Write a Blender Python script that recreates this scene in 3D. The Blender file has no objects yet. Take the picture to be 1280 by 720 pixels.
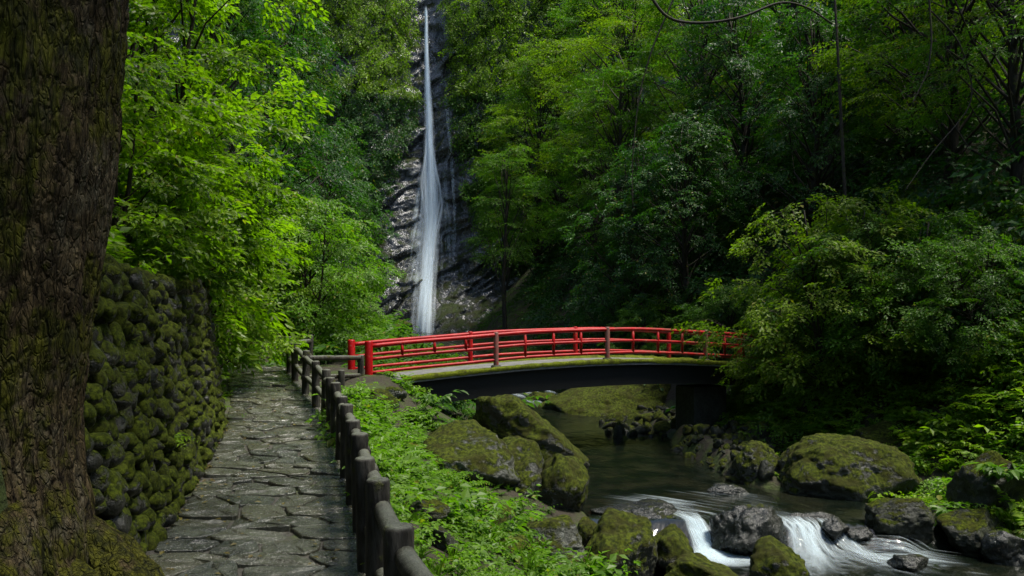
import bpy, math, random
import numpy as np
from mathutils import Vector, Matrix

# ---------------------------------------------------------------- camera, sky, sun, exposure
scn = bpy.context.scene
COL = scn.collection
cam_d = bpy.data.cameras.new("camera"); cam = bpy.data.objects.new("camera", cam_d); COL.objects.link(cam)
cam.location = (0, 0, 1.55); cam.rotation_euler = (math.radians(90), 0, 0)
cam_d.lens = 28.125; cam_d.sensor_width = 36; cam_d.shift_y = 45 / 1280
cam_d.clip_start = 0.05; cam_d.clip_end = 500
scn.camera = cam

SUN_AZ = math.radians(98)      # compass style: 0 = +y, clockwise
SUN_EL = math.radians(69)
sun_dir = Vector((math.sin(SUN_AZ) * math.cos(SUN_EL), math.cos(SUN_AZ) * math.cos(SUN_EL), math.sin(SUN_EL)))
world = bpy.data.worlds.new("World"); scn.world = world; world.use_nodes = True
wn = world.node_tree; wn.nodes.clear()
sky = wn.nodes.new("ShaderNodeTexSky"); sky.sky_type = 'NISHITA'; sky.sun_disc = False
sky.sun_elevation = SUN_EL; sky.sun_rotation = SUN_AZ; sky.air_density = 1.0; sky.dust_density = 1.6; sky.ozone_density = 1.0
bg = wn.nodes.new("ShaderNodeBackground"); bg.inputs[1].default_value = 0.088
wo = wn.nodes.new("ShaderNodeOutputWorld")
wn.links.new(sky.outputs[0], bg.inputs[0]); wn.links.new(bg.outputs[0], wo.inputs[0])
sd = bpy.data.lights.new("sun", 'SUN'); sd.energy = 2.7; sd.angle = math.radians(14); sd.color = (1.0, 0.95, 0.84)
sun = bpy.data.objects.new("sun", sd); COL.objects.link(sun)
sun.rotation_euler = sun_dir.to_track_quat('Z', 'Y').to_euler()
sun.location = (20, -10, 40)
scn.view_settings.view_transform = 'Standard'; scn.view_settings.look = 'None'
scn.view_settings.exposure = 1.52; scn.view_settings.gamma = 1.0; scn.view_settings.use_curve_mapping = False
scn.render.engine = 'CYCLES'
cy = scn.cycles
cy.max_bounces = 6; cy.diffuse_bounces = 3; cy.glossy_bounces = 3; cy.transmission_bounces = 3
cy.transparent_max_bounces = 48; cy.use_denoising = True; cy.caustics_reflective = False; cy.caustics_refractive = False
cy.use_adaptive_sampling = True; cy.adaptive_threshold = 0.02

rng = np.random.default_rng(7)

# ---------------------------------------------------------------- numeric helpers
def _hash(ix, iy, iz, seed):
    h = (ix.astype(np.int64) * 73856093) ^ (iy.astype(np.int64) * 19349663) ^ (iz.astype(np.int64) * 83492791) ^ (seed * 2654435761)
    h &= 0xffffffff
    h = ((h ^ (h >> 16)) * 0x45d9f3b) & 0xffffffff
    h = ((h ^ (h >> 16)) * 0x45d9f3b) & 0xffffffff
    return ((h ^ (h >> 16)) & 0xffffff) / float(0xffffff)

def vnoise(p, seed=0):
    p = np.asarray(p, float); i = np.floor(p); f = p - i; u = f * f * (3 - 2 * f)
    i = i.astype(np.int64); r = 0
    for a in (0, 1):
        for b in (0, 1):
            for c in (0, 1):
                w = (u[..., 0] if a else 1 - u[..., 0]) * (u[..., 1] if b else 1 - u[..., 1]) * (u[..., 2] if c else 1 - u[..., 2])
                r = r + w * _hash(i[..., 0] + a, i[..., 1] + b, i[..., 2] + c, seed)
    return r * 2 - 1

def fbm(p, octv=4, seed=0, lac=2.03, gain=0.5):
    p = np.asarray(p, float); a = 1.0; s = 0; n = 0
    for k in range(octv):
        s = s + a * vnoise(p, seed + k * 17); n += a; a *= gain; p = p * lac
    return s / n

def cells(p, seed=0):
    """cellular noise: distance to nearest, second nearest, and a random value of the nearest cell"""
    p = np.asarray(p, float); i = np.floor(p).astype(np.int64)
    d1 = np.full(p.shape[:-1], 9.0); d2 = d1.copy(); v = np.zeros(p.shape[:-1])
    for a in (-1, 0, 1):
        for b in (-1, 0, 1):
            for c in (-1, 0, 1):
                jx, jy, jz = i[..., 0] + a, i[..., 1] + b, i[..., 2] + c
                q = np.stack([jx + _hash(jx, jy, jz, seed + 1), jy + _hash(jx, jy, jz, seed + 2), jz + _hash(jx, jy, jz, seed + 3)], -1)
                d = np.sqrt(((q - p) ** 2).sum(-1)); rv = _hash(jx, jy, jz, seed + 4)
                nearer = d < d1
                d2 = np.where(nearer, d1, np.minimum(d2, d)); v = np.where(nearer, rv, v); d1 = np.where(nearer, d, d1)
    return d1, d2, v

def sst(a, b, x):
    t = np.clip((np.asarray(x, float) - a) / (b - a), 0, 1); return t * t * (3 - 2 * t)

def lerp_table(tab):
    k = np.array(tab, float)
    return lambda y: np.interp(y, k[:, 0], k[:, 1])

# ---------------------------------------------------------------- mesh / object helpers
def mesh_np(name, V, tris=None, quads=None, mat=None, smooth=False, uv=None, fattr=None):
    V = np.asarray(V, np.float32).reshape(-1, 3)
    m = bpy.data.meshes.new(name)
    T = np.zeros((0, 3), np.int32) if tris is None else np.asarray(tris, np.int32).reshape(-1, 3)
    Q = np.zeros((0, 4), np.int32) if quads is None else np.asarray(quads, np.int32).reshape(-1, 4)
    m.vertices.add(len(V)); m.vertices.foreach_set("co", V.ravel())
    loops = np.concatenate([T.ravel(), Q.ravel()]).astype(np.int32)
    m.loops.add(len(loops)); m.loops.foreach_set("vertex_index", loops)
    ls = np.concatenate([np.arange(len(T)) * 3, len(T) * 3 + np.arange(len(Q)) * 4]).astype(np.int32)
    m.polygons.add(len(T) + len(Q)); m.polygons.foreach_set("loop_start", ls)
    m.polygons.foreach_set("use_smooth", np.full(len(T) + len(Q), bool(smooth)))
    m.update(calc_edges=True); m.validate()
    if uv is not None:
        l = m.uv_layers.new(name="UVMap"); l.data.foreach_set("uv", np.asarray(uv, np.float32)[loops].ravel())
    if fattr is not None:
        for k, arr in fattr.items():
            a = m.attributes.new(k, 'FLOAT', 'POINT'); a.data.foreach_set("value", np.asarray(arr, np.float32).ravel())
    if mat is not None: m.materials.append(mat)
    return m

def link(name, data, parent=None, loc=None, rot=None, scale=None):
    o = bpy.data.objects.new(name, data); COL.objects.link(o)
    if parent is not None: o.parent = parent
    if loc is not None: o.location = loc
    if rot is not None: o.rotation_euler = rot
    if scale is not None: o.scale = scale
    return o

def tag(o, label=None, cat=None, group=None, kind=None):
    if label: o["label"] = label
    if cat: o["category"] = cat
    if group: o["group"] = group
    if kind: o["kind"] = kind
    return o

def grid_faces(nu, nv, wrap=False):
    """verts laid out [i*nv + j]"""
    i = np.arange(nu - 1)[:, None]; j = np.arange(nv if wrap else nv - 1)[None, :]
    j2 = (j + 1) % nv
    return np.stack([i * nv + j, i * nv + j2, (i + 1) * nv + j2, (i + 1) * nv + j], -1).reshape(-1, 4)

def tube(pts, rad, sides=6, cap=True):
    """tapered tube through points: returns V, quads, tris"""
    P = np.asarray(pts, float); R = np.broadcast_to(np.asarray(rad, float), (len(P),))
    T = np.gradient(P, axis=0); T /= np.linalg.norm(T, axis=1, keepdims=True) + 1e-9
    ref = np.array([0, 0, 1.0]) if abs(T[:, 2]).mean() < 0.8 else np.array([1.0, 0, 0])
    A = np.cross(T, ref); A /= np.linalg.norm(A, axis=1, keepdims=True) + 1e-9
    B = np.cross(T, A)
    th = np.linspace(0, 2 * np.pi, sides, endpoint=False)
    V = P[:, None] + R[:, None, None] * (np.cos(th)[None, :, None] * A[:, None] + np.sin(th)[None, :, None] * B[:, None])
    Q = grid_faces(len(P), sides, True)
    V = V.reshape(-1, 3); T3 = []
    if cap:
        n = len(V); V = np.vstack([V, P[0], P[-1]]); o = (len(P) - 1) * sides
        for k in range(sides):
            k2 = (k + 1) % sides
            T3 += [(n, k2, k), (n + 1, o + k, o + k2)]
    return V, Q, np.array(T3, int).reshape(-1, 3)

class MB:
    """collects geometry of ONE part"""
    def __init__(s): s.V = []; s.Q = []; s.T = []; s.n = 0
    def add(s, V, Q=None, T=None):
        V = np.asarray(V, float).reshape(-1, 3); s.V.append(V)
        if Q is not None and len(Q): s.Q.append(np.asarray(Q) + s.n)
        if T is not None and len(T): s.T.append(np.asarray(T) + s.n)
        s.n += len(V); return s
    def tube(s, pts, rad, sides=6, cap=True): return s.add(*tube(pts, rad, sides, cap))
    def mesh(s, name, mat, smooth=True):
        return mesh_np(name, np.vstack(s.V), np.vstack(s.T) if s.T else None, np.vstack(s.Q) if s.Q else None, mat, smooth)

def ico(sub):
    t = (1 + 5 ** .5) / 2
    V = [(-1, t, 0), (1, t, 0), (-1, -t, 0), (1, -t, 0), (0, -1, t), (0, 1, t), (0, -1, -t), (0, 1, -t), (t, 0, -1), (t, 0, 1), (-t, 0, -1), (-t, 0, 1)]
    F = [(0, 11, 5), (0, 5, 1), (0, 1, 7), (0, 7, 10), (0, 10, 11), (1, 5, 9), (5, 11, 4), (11, 10, 2), (10, 7, 6), (7, 1, 8), (3, 9, 4), (3, 4, 2), (3, 2, 6), (3, 6, 8), (3, 8, 9), (4, 9, 5), (2, 4, 11), (6, 2, 10), (8, 6, 7), (9, 8, 1)]
    V = [np.array(v) / np.linalg.norm(v) for v in V]
    for _ in range(sub):
        mid = {}; G = []
        def m(a, b):
            k = (min(a, b), max(a, b))
            if k not in mid:
                q = V[a] + V[b]; V.append(q / np.linalg.norm(q)); mid[k] = len(V) - 1
            return mid[k]
        for a, b, c in F:
            x, y, z = m(a, b), m(b, c), m(c, a); G += [(a, x, z), (b, y, x), (c, z, y), (x, y, z)]
        F = G
    return np.array(V), np.array(F)
ICO = {k: ico(k) for k in (1, 2, 3, 4, 5)}

def rock_shape(sub, seed, ncut=9, cutmin=0.62, rough=0.10, fine=0.03, soft=14):
    """unit boulder: sphere with soft plane cuts and noise"""
    V, F = ICO[sub]; g = np.random.default_rng(seed)
    n = g.normal(size=(ncut, 3)); n /= np.linalg.norm(n, axis=1, keepdims=True); d = g.uniform(cutmin, 0.95, ncut)
    dots = np.clip(V @ n.T, 1e-3, None); r = np.minimum(d / dots, 4)
    r = np.concatenate([r, np.ones((len(V), 1))], 1)
    r = -np.log(np.exp(-soft * r).sum(1)) / soft
    r = r * (1 + rough * fbm(V * 1.7 + seed * 3.1, 3, seed) + fine * fbm(V * 6 + seed, 3, seed + 5))
    return V * r[:, None], F

# ---------------------------------------------------------------- materials
def new_mat(name):
    m = bpy.data.materials.new(name); m.use_nodes = True; nt = m.node_tree; nt.nodes.clear()
    return m, nt
class NB:
    def __init__(s, nt): s.nt = nt
    def n(s, t, **kw):
        x = s.nt.nodes.new(t)
        for k, v in kw.items(): setattr(x, k, v)
        return x
    def lk(s, a, b): s.nt.links.new(a, b)
    def set(s, sock, v):
        if hasattr(v, "is_linked") or hasattr(v, "links"): s.lk(v, sock)
        else: sock.default_value = v
    def math(s, op, a, b=None, c=None, clamp=False):
        x = s.n("ShaderNodeMath", operation=op, use_clamp=clamp); s.set(x.inputs[0], a)
        if b is not None: s.set(x.inputs[1], b)
        if c is not None: s.set(x.inputs[2], c)
        return x.outputs[0]
    def mix(s, f, a, b):
        x = s.n("ShaderNodeMix", data_type='RGBA'); s.set(x.inputs[0], f)
        for k, v in ((6, a), (7, b)):
            s.set(x.inputs[k], v if not isinstance(v, tuple) else (v + (1,) if len(v) == 3 else v))
        return x.outputs[2]
    def noise(s, vec, scale, detail=3, rough=.55, dist=0.0):
        x = s.n("ShaderNodeTexNoise"); x.inputs["Scale"].default_value = scale; x.inputs["Detail"].default_value = detail
        x.inputs["Roughness"].default_value = rough; x.inputs["Distortion"].default_value = dist
        if vec is not None: s.lk(vec, x.inputs["Vector"])
        return x.outputs["Fac"]
    def voro(s, vec, scale, feat='F1', out="Distance"):
        x = s.n("ShaderNodeTexVoronoi", feature=feat); x.inputs["Scale"].default_value = scale
        if vec is not None: s.lk(vec, x.inputs["Vector"])
        return x.outputs[out]
    def ramp(s, f, lo, hi, a=0.0, b=1.0, smooth=True):
        x = s.n("ShaderNodeMapRange"); x.interpolation_type = 'SMOOTHSTEP' if smooth else 'LINEAR'
        s.set(x.inputs[0], f); x.inputs[1].default_value = lo; x.inputs[2].default_value = hi; s.set(x.inputs[3], a); s.set(x.inputs[4], b)
        return x.outputs[0]
    def mapping(s, vec, scale=(1, 1, 1), rot=(0, 0, 0)):
        x = s.n("ShaderNodeMapping"); x.inputs["Scale"].default_value = scale; x.inputs["Rotation"].default_value = rot; s.lk(vec, x.inputs[0]); return x.outputs[0]
    def bump(s, h, strength=.4, dist=.05, normal=None):
        x = s.n("ShaderNodeBump"); x.inputs["Strength"].default_value = strength; x.inputs["Distance"].default_value = dist; s.lk(h, x.inputs["Height"])
        if normal is not None: s.lk(normal, x.inputs["Normal"])
        return x.outputs[0]
    def bsdf(s, color, rough, normal=None, spec=.5):
        x = s.n("ShaderNodeBsdfPrincipled"); s.set(x.inputs["Base Color"], color if not isinstance(color, tuple) else color + (1,))
        s.set(x.inputs["Roughness"], rough); s.set(x.inputs["Specular IOR Level"], spec)
        if normal is not None: s.lk(normal, x.inputs["Normal"])
        return x.outputs[0]
    def out(s, sh):
        o = s.n("ShaderNodeOutputMaterial"); s.lk(sh, o.inputs[0])

def rock_mat(name, c1, c2, moss=0.5, moss_col=((.014, .021, .004), (.085, .105, .010)), rough=.45, up=0.9, bscale=1.0, lichen=0.0, spec=.5, vary=0.0, patch=1.2, dull=.75):
    """stone with moss growing on its upper faces and in patches; wet sheen on the bare stone"""
    m, nt = new_mat(name); b = NB(nt); geo = b.n("ShaderNodeNewGeometry"); P = geo.outputs["Position"]
    sep = b.n("ShaderNodeSeparateXYZ"); b.lk(geo.outputs["Normal"], sep.inputs[0]); nz = sep.outputs[2]
    n1 = b.noise(P, 2.2 * bscale, 5, .6); n2 = b.noise(P, 11 * bscale, 5, .65); n3 = b.noise(P, 55 * bscale, 3, .6); nbig = b.noise(P, .9 * bscale, 3)
    col = b.mix(b.ramp(n1, .35, .65), c1, c2)
    col = b.mix(b.math('MULTIPLY', b.ramp(n2, .45, .75), .6), col, tuple(x * .45 for x in c1))
    if vary:
        oi = b.n('ShaderNodeObjectInfo'); col = b.mix(b.math('MULTIPLY', b.ramp(oi.outputs['Random'], 0, 1, smooth=False), vary), col, tuple(x * .35 for x in c1)); col = b.mix(b.math('MULTIPLY', b.math('FRACT', b.math('MULTIPLY', oi.outputs['Random'], 7.3)), vary * .6), col, (c2[0] * 1.25, c2[1] * 1.1, c2[2] * .85))
    if lichen: col = b.mix(b.math('MULTIPLY', b.ramp(b.noise(P, 7 * bscale, 4, .7), .56, .64), lichen), col, (.32, .34, .30))
    k = b.math('ADD', b.math('MULTIPLY', nz, up), b.math('MULTIPLY', b.math('SUBTRACT', n1, .5), 2.4))
    k = b.math('ADD', k, b.math('MULTIPLY', b.math('SUBTRACT', n2, .5), 1.3))
    k = b.math('ADD', k, b.math('MULTIPLY', b.math('SUBTRACT', nbig, .5), patch))
    mf = b.ramp(k, 1.05 - moss * 1.3, 1.45 - moss * 1.3)
    mcol = b.mix(b.ramp(b.noise(P, 16 * bscale, 4, .7), .34, .70), moss_col[0], moss_col[1])
    mcol = b.mix(b.math('MULTIPLY', b.ramp(b.noise(P, 3.1 * bscale, 4, .65), .42, .66), dull), mcol, (.028, .026, .007))
    col = b.mix(mf, col, mcol)
    r = b.math('ADD', b.ramp(n2, .3, .7, rough - .12, rough + .14), b.math('MULTIPLY', mf, .45), clamp=True)
    h = b.math('ADD', b.math('MULTIPLY', n2, .6), b.math('MULTIPLY', n3, .18))
    h = b.math('ADD', h, b.math('MULTIPLY', mf, b.math('ADD', b.math('MULTIPLY', b.noise(P, 90 * bscale, 2, .7), .55), .35)))
    nrm = b.bump(h, .9, .07 / bscale)
    sp = b.math('MULTIPLY', b.math('SUBTRACT', 1.0, b.math('MULTIPLY', mf, .8)), spec)
    b.out(b.bsdf(col, r, nrm, sp)); return m

def leaf_mat(name, dark, light, trans=.45, rough=.38, tmul=1.6, spec=.45):
    m, nt = new_mat(name); b = NB(nt); geo = b.n("ShaderNodeNewGeometry"); oi = b.n("ShaderNodeObjectInfo")
    rnd = geo.outputs["Random Per Island"]
    f = b.math('ADD', b.math('MULTIPLY', rnd, .7), b.math('MULTIPLY', b.ramp(b.noise(geo.outputs["Position"], .55, 3), .35, .65), .5))
    f = b.math('ADD', f, b.math('MULTIPLY', b.math('SUBTRACT', oi.outputs["Random"], .5), .35), clamp=True)
    col = b.mix(f, dark, light)
    col = b.mix(b.math('MULTIPLY', b.math('GREATER_THAN', b.math('FRACT', b.math('MULTIPLY', rnd, 37.7)), .975), .6), col, (.16, .13, .02))
    p = b.bsdf(col, rough, None, spec)
    tr = b.n("ShaderNodeBsdfTranslucent")
    tc = b.n("ShaderNodeMix", data_type='RGBA', blend_type='MULTIPLY'); tc.inputs[0].default_value = 1.0
    b.lk(col, tc.inputs[6]); tc.inputs[7].default_value = (1.05 * tmul, 1.35 * tmul, .3 * tmul, 1)
    b.lk(tc.outputs[2], tr.inputs[0])
    ms = b.n("ShaderNodeMixShader"); ms.inputs[0].default_value = trans; b.lk(p, ms.inputs[1]); b.lk(tr.outputs[0], ms.inputs[2])
    b.out(ms.outputs[0]); return m

def bark_mat(name, c1, c2, moss=.3, scale=1.0, rough=.75):
    m, nt = new_mat(name); b = NB(nt); geo = b.n("ShaderNodeNewGeometry"); P = geo.outputs["Position"]
    S = b.mapping(P, (1, 1, .22))
    n1 = b.noise(S, 9 * scale, 6, .65, .3); n2 = b.noise(S, 34 * scale, 4, .65); n3 = b.noise(P, 1.5 * scale, 4, .6); n4 = b.noise(P, 5 * scale, 5, .65)
    col = b.mix(b.ramp(n1, .32, .68), c1, c2); col = b.mix(b.math('MULTIPLY', b.ramp(n2, .5, .7), .5), col, tuple(x * .35 for x in c1))
    if name == 'fence_log':  # post tops: paler lichen tone that also paints light on upward faces
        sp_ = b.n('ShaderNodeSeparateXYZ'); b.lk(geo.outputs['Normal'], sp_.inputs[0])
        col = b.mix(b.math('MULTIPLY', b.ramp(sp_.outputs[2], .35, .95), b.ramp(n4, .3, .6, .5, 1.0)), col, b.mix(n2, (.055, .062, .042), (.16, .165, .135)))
    mf = b.ramp(b.math('ADD', n3, b.math('MULTIPLY', b.math('SUBTRACT', n4, .5), .7)), .72 - moss * .42, .86 - moss * .42)
    col = b.mix(b.math('MULTIPLY', mf, .9), col, b.mix(n4, (.022, .032, .005), (.07, .075, .01)))
    h = b.math('ADD', n1, b.math('MULTIPLY', n2, .35)); h = b.math('ADD', h, b.math('MULTIPLY', mf, b.math('MULTIPLY', b.noise(P, 70 * scale, 2), .5)))
    b.out(b.bsdf(col, b.math('ADD', rough - .15, b.math('MULTIPLY', n1, .3)), b.bump(h, .9, .03 / scale), .18)); return m

M = {}
M['rock_moss'] = rock_mat('rock_mossy', (.018, .020, .014), (.055, .058, .045), .82)
M['rock_grey'] = rock_mat('rock_grey', (.035, .038, .029), (.09, .094, .076), .72, lichen=.3)
M['rock_full'] = rock_mat('rock_full_moss', (.018, .020, .013), (.045, .048, .036), 1.0)
M['rock_wet'] = rock_mat('rock_wet', (.006, .007, .005), (.018, .020, .015), .10, rough=.26, bscale=1.6, spec=.4)
M['rock_bare'] = rock_mat('rock_bare', (.012, .014, .009), (.040, .043, .030), .48, rough=.42, bscale=1.5, spec=.2)
M['wall_stone'] = rock_mat('wall_stone', (.014, .017, .013), (.048, .052, .046), 1.1, ((.014, .022, .003), (.105, .135, .010)), rough=.36, up=.6, bscale=2.2, vary=.5, patch=3.2, dull=.4)
M['wall_core'] = rock_mat('wall_core', (.012, .012, .01), (.03, .028, .022), .3, rough=.7, bscale=2.0)
M['flag'] = rock_mat('flagstone', (.026, .028, .020), (.082, .088, .066), .05, rough=.22, up=.25, bscale=2.6, spec=.7, vary=.6)
M['cliff'] = rock_mat('cliff_rock', (.008, .010, .012), (.042, .048, .055), .74, ((.010, .020, .004), (.042, .065, .008)), rough=.24, up=.5, bscale=.6, spec=1.0)
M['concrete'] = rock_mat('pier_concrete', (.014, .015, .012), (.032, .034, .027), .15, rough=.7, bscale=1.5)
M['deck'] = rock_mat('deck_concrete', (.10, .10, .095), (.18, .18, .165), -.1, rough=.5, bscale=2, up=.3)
M['moss'] = rock_mat('moss_cushion', (.05, .07, .008), (.12, .16, .015), 1.5, ((.05, .07, .006), (.17, .20, .012)), bscale=2.5)
M['leaf_left'] = leaf_mat('leaf_bright', (.048, .100, .005), (.15, .235, .009), .5, .42, spec=.25)
M['leaf_herb'] = leaf_mat('leaf_herb', (.038, .092, .008), (.105, .195, .013), .45, .45, spec=.25)
M['leaf_mid'] = leaf_mat('leaf_mid', (.022, .064, .008), (.066, .135, .012), .42, .44, spec=.15)
M['leaf_dark'] = leaf_mat('leaf_dark', (.010, .042, .010), (.036, .092, .014), .38, .44, spec=.2)
M['leaf_yellow'] = leaf_mat('leaf_yellowgreen', (.038, .080, .006), (.105, .155, .010), .45, .46, spec=.12)
def old_bark():
    m, nt = new_mat('bark_old_tree'); b = NB(nt); geo = b.n("ShaderNodeNewGeometry"); P = geo.outputs["Position"]
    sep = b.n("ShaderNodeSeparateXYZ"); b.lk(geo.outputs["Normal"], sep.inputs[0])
    S = b.mapping(P, (1, 1, .28))
    n1 = b.noise(S, 9, 6, .7, .4); n2 = b.noise(S, 22, 5, .7, .2); n3 = b.noise(S, 75, 4, .7); n4 = b.noise(P, 2.0, 4, .65); v = b.voro(S, 26)
    col = b.mix(b.ramp(n1, .35, .65), (.030, .021, .009), (.13, .095, .045)); col = b.mix(b.ramp(n2, .42, .7), col, (.016, .011, .006))
    col = b.mix(b.math('MULTIPLY', b.math('MULTIPLY', b.ramp(n4, .46, .62), b.ramp(n2, .62, .42)), b.ramp(sep.outputs[0], .1, .8, .05, .7)), col, (.115, .102, .066))              # pale lichen gathered on the right side, painting its lit edge
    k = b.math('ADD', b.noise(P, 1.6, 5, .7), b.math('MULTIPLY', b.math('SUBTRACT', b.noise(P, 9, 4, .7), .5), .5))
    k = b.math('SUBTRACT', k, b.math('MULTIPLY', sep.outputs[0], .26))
    mf = b.ramp(k, .20, .36)                                                                     # moss, denser to the left so its colour paints that side's shade
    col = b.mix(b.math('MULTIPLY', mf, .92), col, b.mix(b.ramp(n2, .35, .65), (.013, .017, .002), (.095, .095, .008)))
    wv = b.n("ShaderNodeVectorMath", operation='ADD'); nz_ = b.n("ShaderNodeTexNoise"); nz_.inputs["Scale"].default_value = 7; b.lk(S, nz_.inputs["Vector"])
    sc_ = b.n("ShaderNodeVectorMath", operation='SCALE'); sc_.inputs["Scale"].default_value = .10; b.lk(nz_.outputs["Color"], sc_.inputs[0]); b.lk(S, wv.inputs[0]); b.lk(sc_.outputs[0], wv.inputs[1])
    ck = b.ramp(b.voro(wv.outputs[0], 15, 'DISTANCE_TO_EDGE'), .0, .10); ck2 = b.ramp(b.voro(wv.outputs[0], 42, 'DISTANCE_TO_EDGE'), .0, .12)
    col = b.mix(b.math('MULTIPLY', b.math('SUBTRACT', 1.0, ck), .28), col, (.008, .006, .003))
    h = b.math('ADD', b.math('MULTIPLY', n1, .6), b.math('MULTIPLY', n2, .5)); h = b.math('ADD', h, b.math('ADD', b.math('MULTIPLY', ck, .28), b.math('MULTIPLY', ck2, .22))); h = b.math('ADD', h, b.math('MULTIPLY', n3, .22)); h = b.math('SUBTRACT', h, b.math('MULTIPLY', v, .25))
    b.out(b.bsdf(col, .78, b.bump(h, 1.0, .045), .12)); return m
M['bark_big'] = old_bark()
M['bark'] = bark_mat('bark_forest', (.014, .012, .008), (.045, .038, .028), .35, 1.4)
M['bark_red'] = bark_mat('bark_root', (.008, .005, .003), (.024, .015, .009), .25, 1.6, .6)
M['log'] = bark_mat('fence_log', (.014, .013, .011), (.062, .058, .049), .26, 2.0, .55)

def red_mat(worn=0.0):
    m, nt = new_mat('red_paint' if not worn else 'red_paint_worn'); b = NB(nt); geo = b.n("ShaderNodeNewGeometry"); P = geo.outputs["Position"]
    sep = b.n("ShaderNodeSeparateXYZ"); b.lk(geo.outputs["Normal"], sep.inputs[0])
    n1 = b.noise(P, 3.5, 5, .65); n2 = b.noise(P, 26, 4, .7)
    col = b.mix(b.ramp(n1, .3, .7), (.24, .001, .003), (.36, .002, .004))
    chip = b.ramp(b.math('ADD', n2, b.math('MULTIPLY', n1, .6)), .89, .98)
    col = b.mix(b.math('MULTIPLY', chip, .7), col, (.30, .12, .08))
    sx = b.n("ShaderNodeSeparateXYZ"); b.lk(P, sx.inputs[0])
    grime = b.math('MULTIPLY', b.ramp(b.noise(P, 6, 4, .6), .42, .62), b.ramp(sx.outputs[0], 1.0, 5.5, .12, .75))
    col = b.mix(grime, col, (.085, .04, .02))
    if worn: col = b.mix(b.math('MULTIPLY', b.ramp(b.noise(P, 5, 5, .7), .28, .5), worn), col, b.mix(n2, (.07, .045, .035), (.20, .15, .12)))
    b.out(b.bsdf(col, b.math('ADD', .32, b.math('MULTIPLY', n2, .25)), b.bump(n2, .2, .01), .2)); return m
M['red'] = red_mat()
M['red_worn'] = red_mat(.78)
def plain(name, col, rough, nscale=8, amp=.4, spec=.5):
    m, nt = new_mat(name); b = NB(nt); geo = b.n("ShaderNodeNewGeometry"); P = geo.outputs["Position"]
    n1 = b.noise(P, nscale, 5, .6)
    c = b.mix(n1, tuple(x * (1 - amp) for x in col), tuple(x * (1 + amp) for x in col))
    b.out(b.bsdf(c, b.math('ADD', rough - .1, b.math('MULTIPLY', n1, .2)), b.bump(b.noise(P, nscale * 5, 4), .3, .02), spec)); return m
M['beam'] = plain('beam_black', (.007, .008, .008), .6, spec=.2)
def ground_mat():
    m, nt = new_mat('forest_soil'); b = NB(nt); geo = b.n("ShaderNodeNewGeometry"); P = geo.outputs["Position"]
    n1 = b.noise(P, 1.3, 5, .6); n2 = b.noise(P, 14, 5, .65)
    col = b.mix(n2, (.012, .010, .006), (.045, .036, .022)); col = b.mix(b.ramp(n1, .45, .62), col, b.mix(n2, (.018, .028, .005), (.05, .075, .010)))
    b.out(b.bsdf(col, .85, b.bump(n2, .9, .08), .3)); return m
M['soil'] = ground_mat()
def path_mat():
    m, nt = new_mat('path_mortar'); b = NB(nt); geo = b.n("ShaderNodeNewGeometry"); P = geo.outputs["Position"]
    n1 = b.noise(P, 1.7, 4, .6); n2 = b.noise(P, 30, 5, .7); v = b.voro(P, 38)
    col = b.mix(n2, (.022, .020, .015), (.085, .078, .062)); col = b.mix(b.ramp(n1, .52, .66), col, b.mix(n2, (.025, .04, .006), (.07, .10, .012)))
    b.out(b.bsdf(col, .6, b.bump(b.math('ADD', n2, b.math('MULTIPLY', v, -.6)), .9, .03), .4)); return m
M['path'] = path_mat()
def water_mat():
    m, nt = new_mat('stream_water'); b = NB(nt); geo = b.n("ShaderNodeNewGeometry"); P = geo.outputs["Position"]
    S = b.mapping(P, (1.0, .45, 1.0), (0, 0, .18))
    n1 = b.noise(S, 3.2, 3, .55, .4); n2 = b.noise(S, 11, 3, .5, .3)
    deep = b.mix(b.ramp(b.noise(P, 1.6, 4, .65), .4, .66), (.003, .005, .003), (.010, .011, .006))
    b.out(b.bsdf(deep, .13, b.bump(b.math('ADD', n1, b.math('MULTIPLY', n2, .3)), .32, .10), .5)); return m
M['water'] = water_mat()
def foam_mat(name, stretch, lo, hi, amax, col=(.74, .82, .86)):
    """silky white water: streaks along the flow (uv v runs down the flow), thin at the ribbon's edges"""
    m, nt = new_mat(name); b = NB(nt); tc = b.n("ShaderNodeTexCoord"); at = b.n("ShaderNodeAttribute", attribute_name="dens")
    S = b.mapping(tc.outputs["UV"], (stretch[0], stretch[1], 1)); n1 = b.noise(S, 1.0, 4, .6, .2)
    sep = b.n("ShaderNodeSeparateXYZ"); b.lk(tc.outputs["UV"], sep.inputs[0]); u = b.math('FRACT', sep.outputs[0])
    edge = b.math('MULTIPLY', b.math('MULTIPLY', u, b.math('SUBTRACT', 1.0, u)), 4.0)
    a = b.math('MULTIPLY', b.math('MULTIPLY', b.ramp(n1, lo, hi), b.math('POWER', edge, 1.3)), at.outputs["Fac"])
    a = b.math('MULTIPLY', a, amax, clamp=True)
    d = b.n("ShaderNodeBsdfDiffuse"); d.inputs[0].default_value = col + (1,); t = b.n("ShaderNodeBsdfTranslucent"); t.inputs[0].default_value = col + (1,)
    mm = b.n("ShaderNodeMixShader"); mm.inputs[0].default_value = .4; b.lk(d.outputs[0], mm.inputs[1]); b.lk(t.outputs[0], mm.inputs[2])
    tr = b.n("ShaderNodeBsdfTransparent"); ms = b.n("ShaderNodeMixShader"); b.lk(a, ms.inputs[0]); b.lk(tr.outputs[0], ms.inputs[1]); b.lk(mm.outputs[0], ms.inputs[2])
    b.out(ms.outputs[0]); return m
M['fall'] = foam_mat('waterfall_silk', (4, .35), .25, .75, 1.0, (.80, .88, .93))
M['foam'] = foam_mat('cascade_silk', (3.5, .9), .2, .75, .7, (.66, .76, .80))
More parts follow.
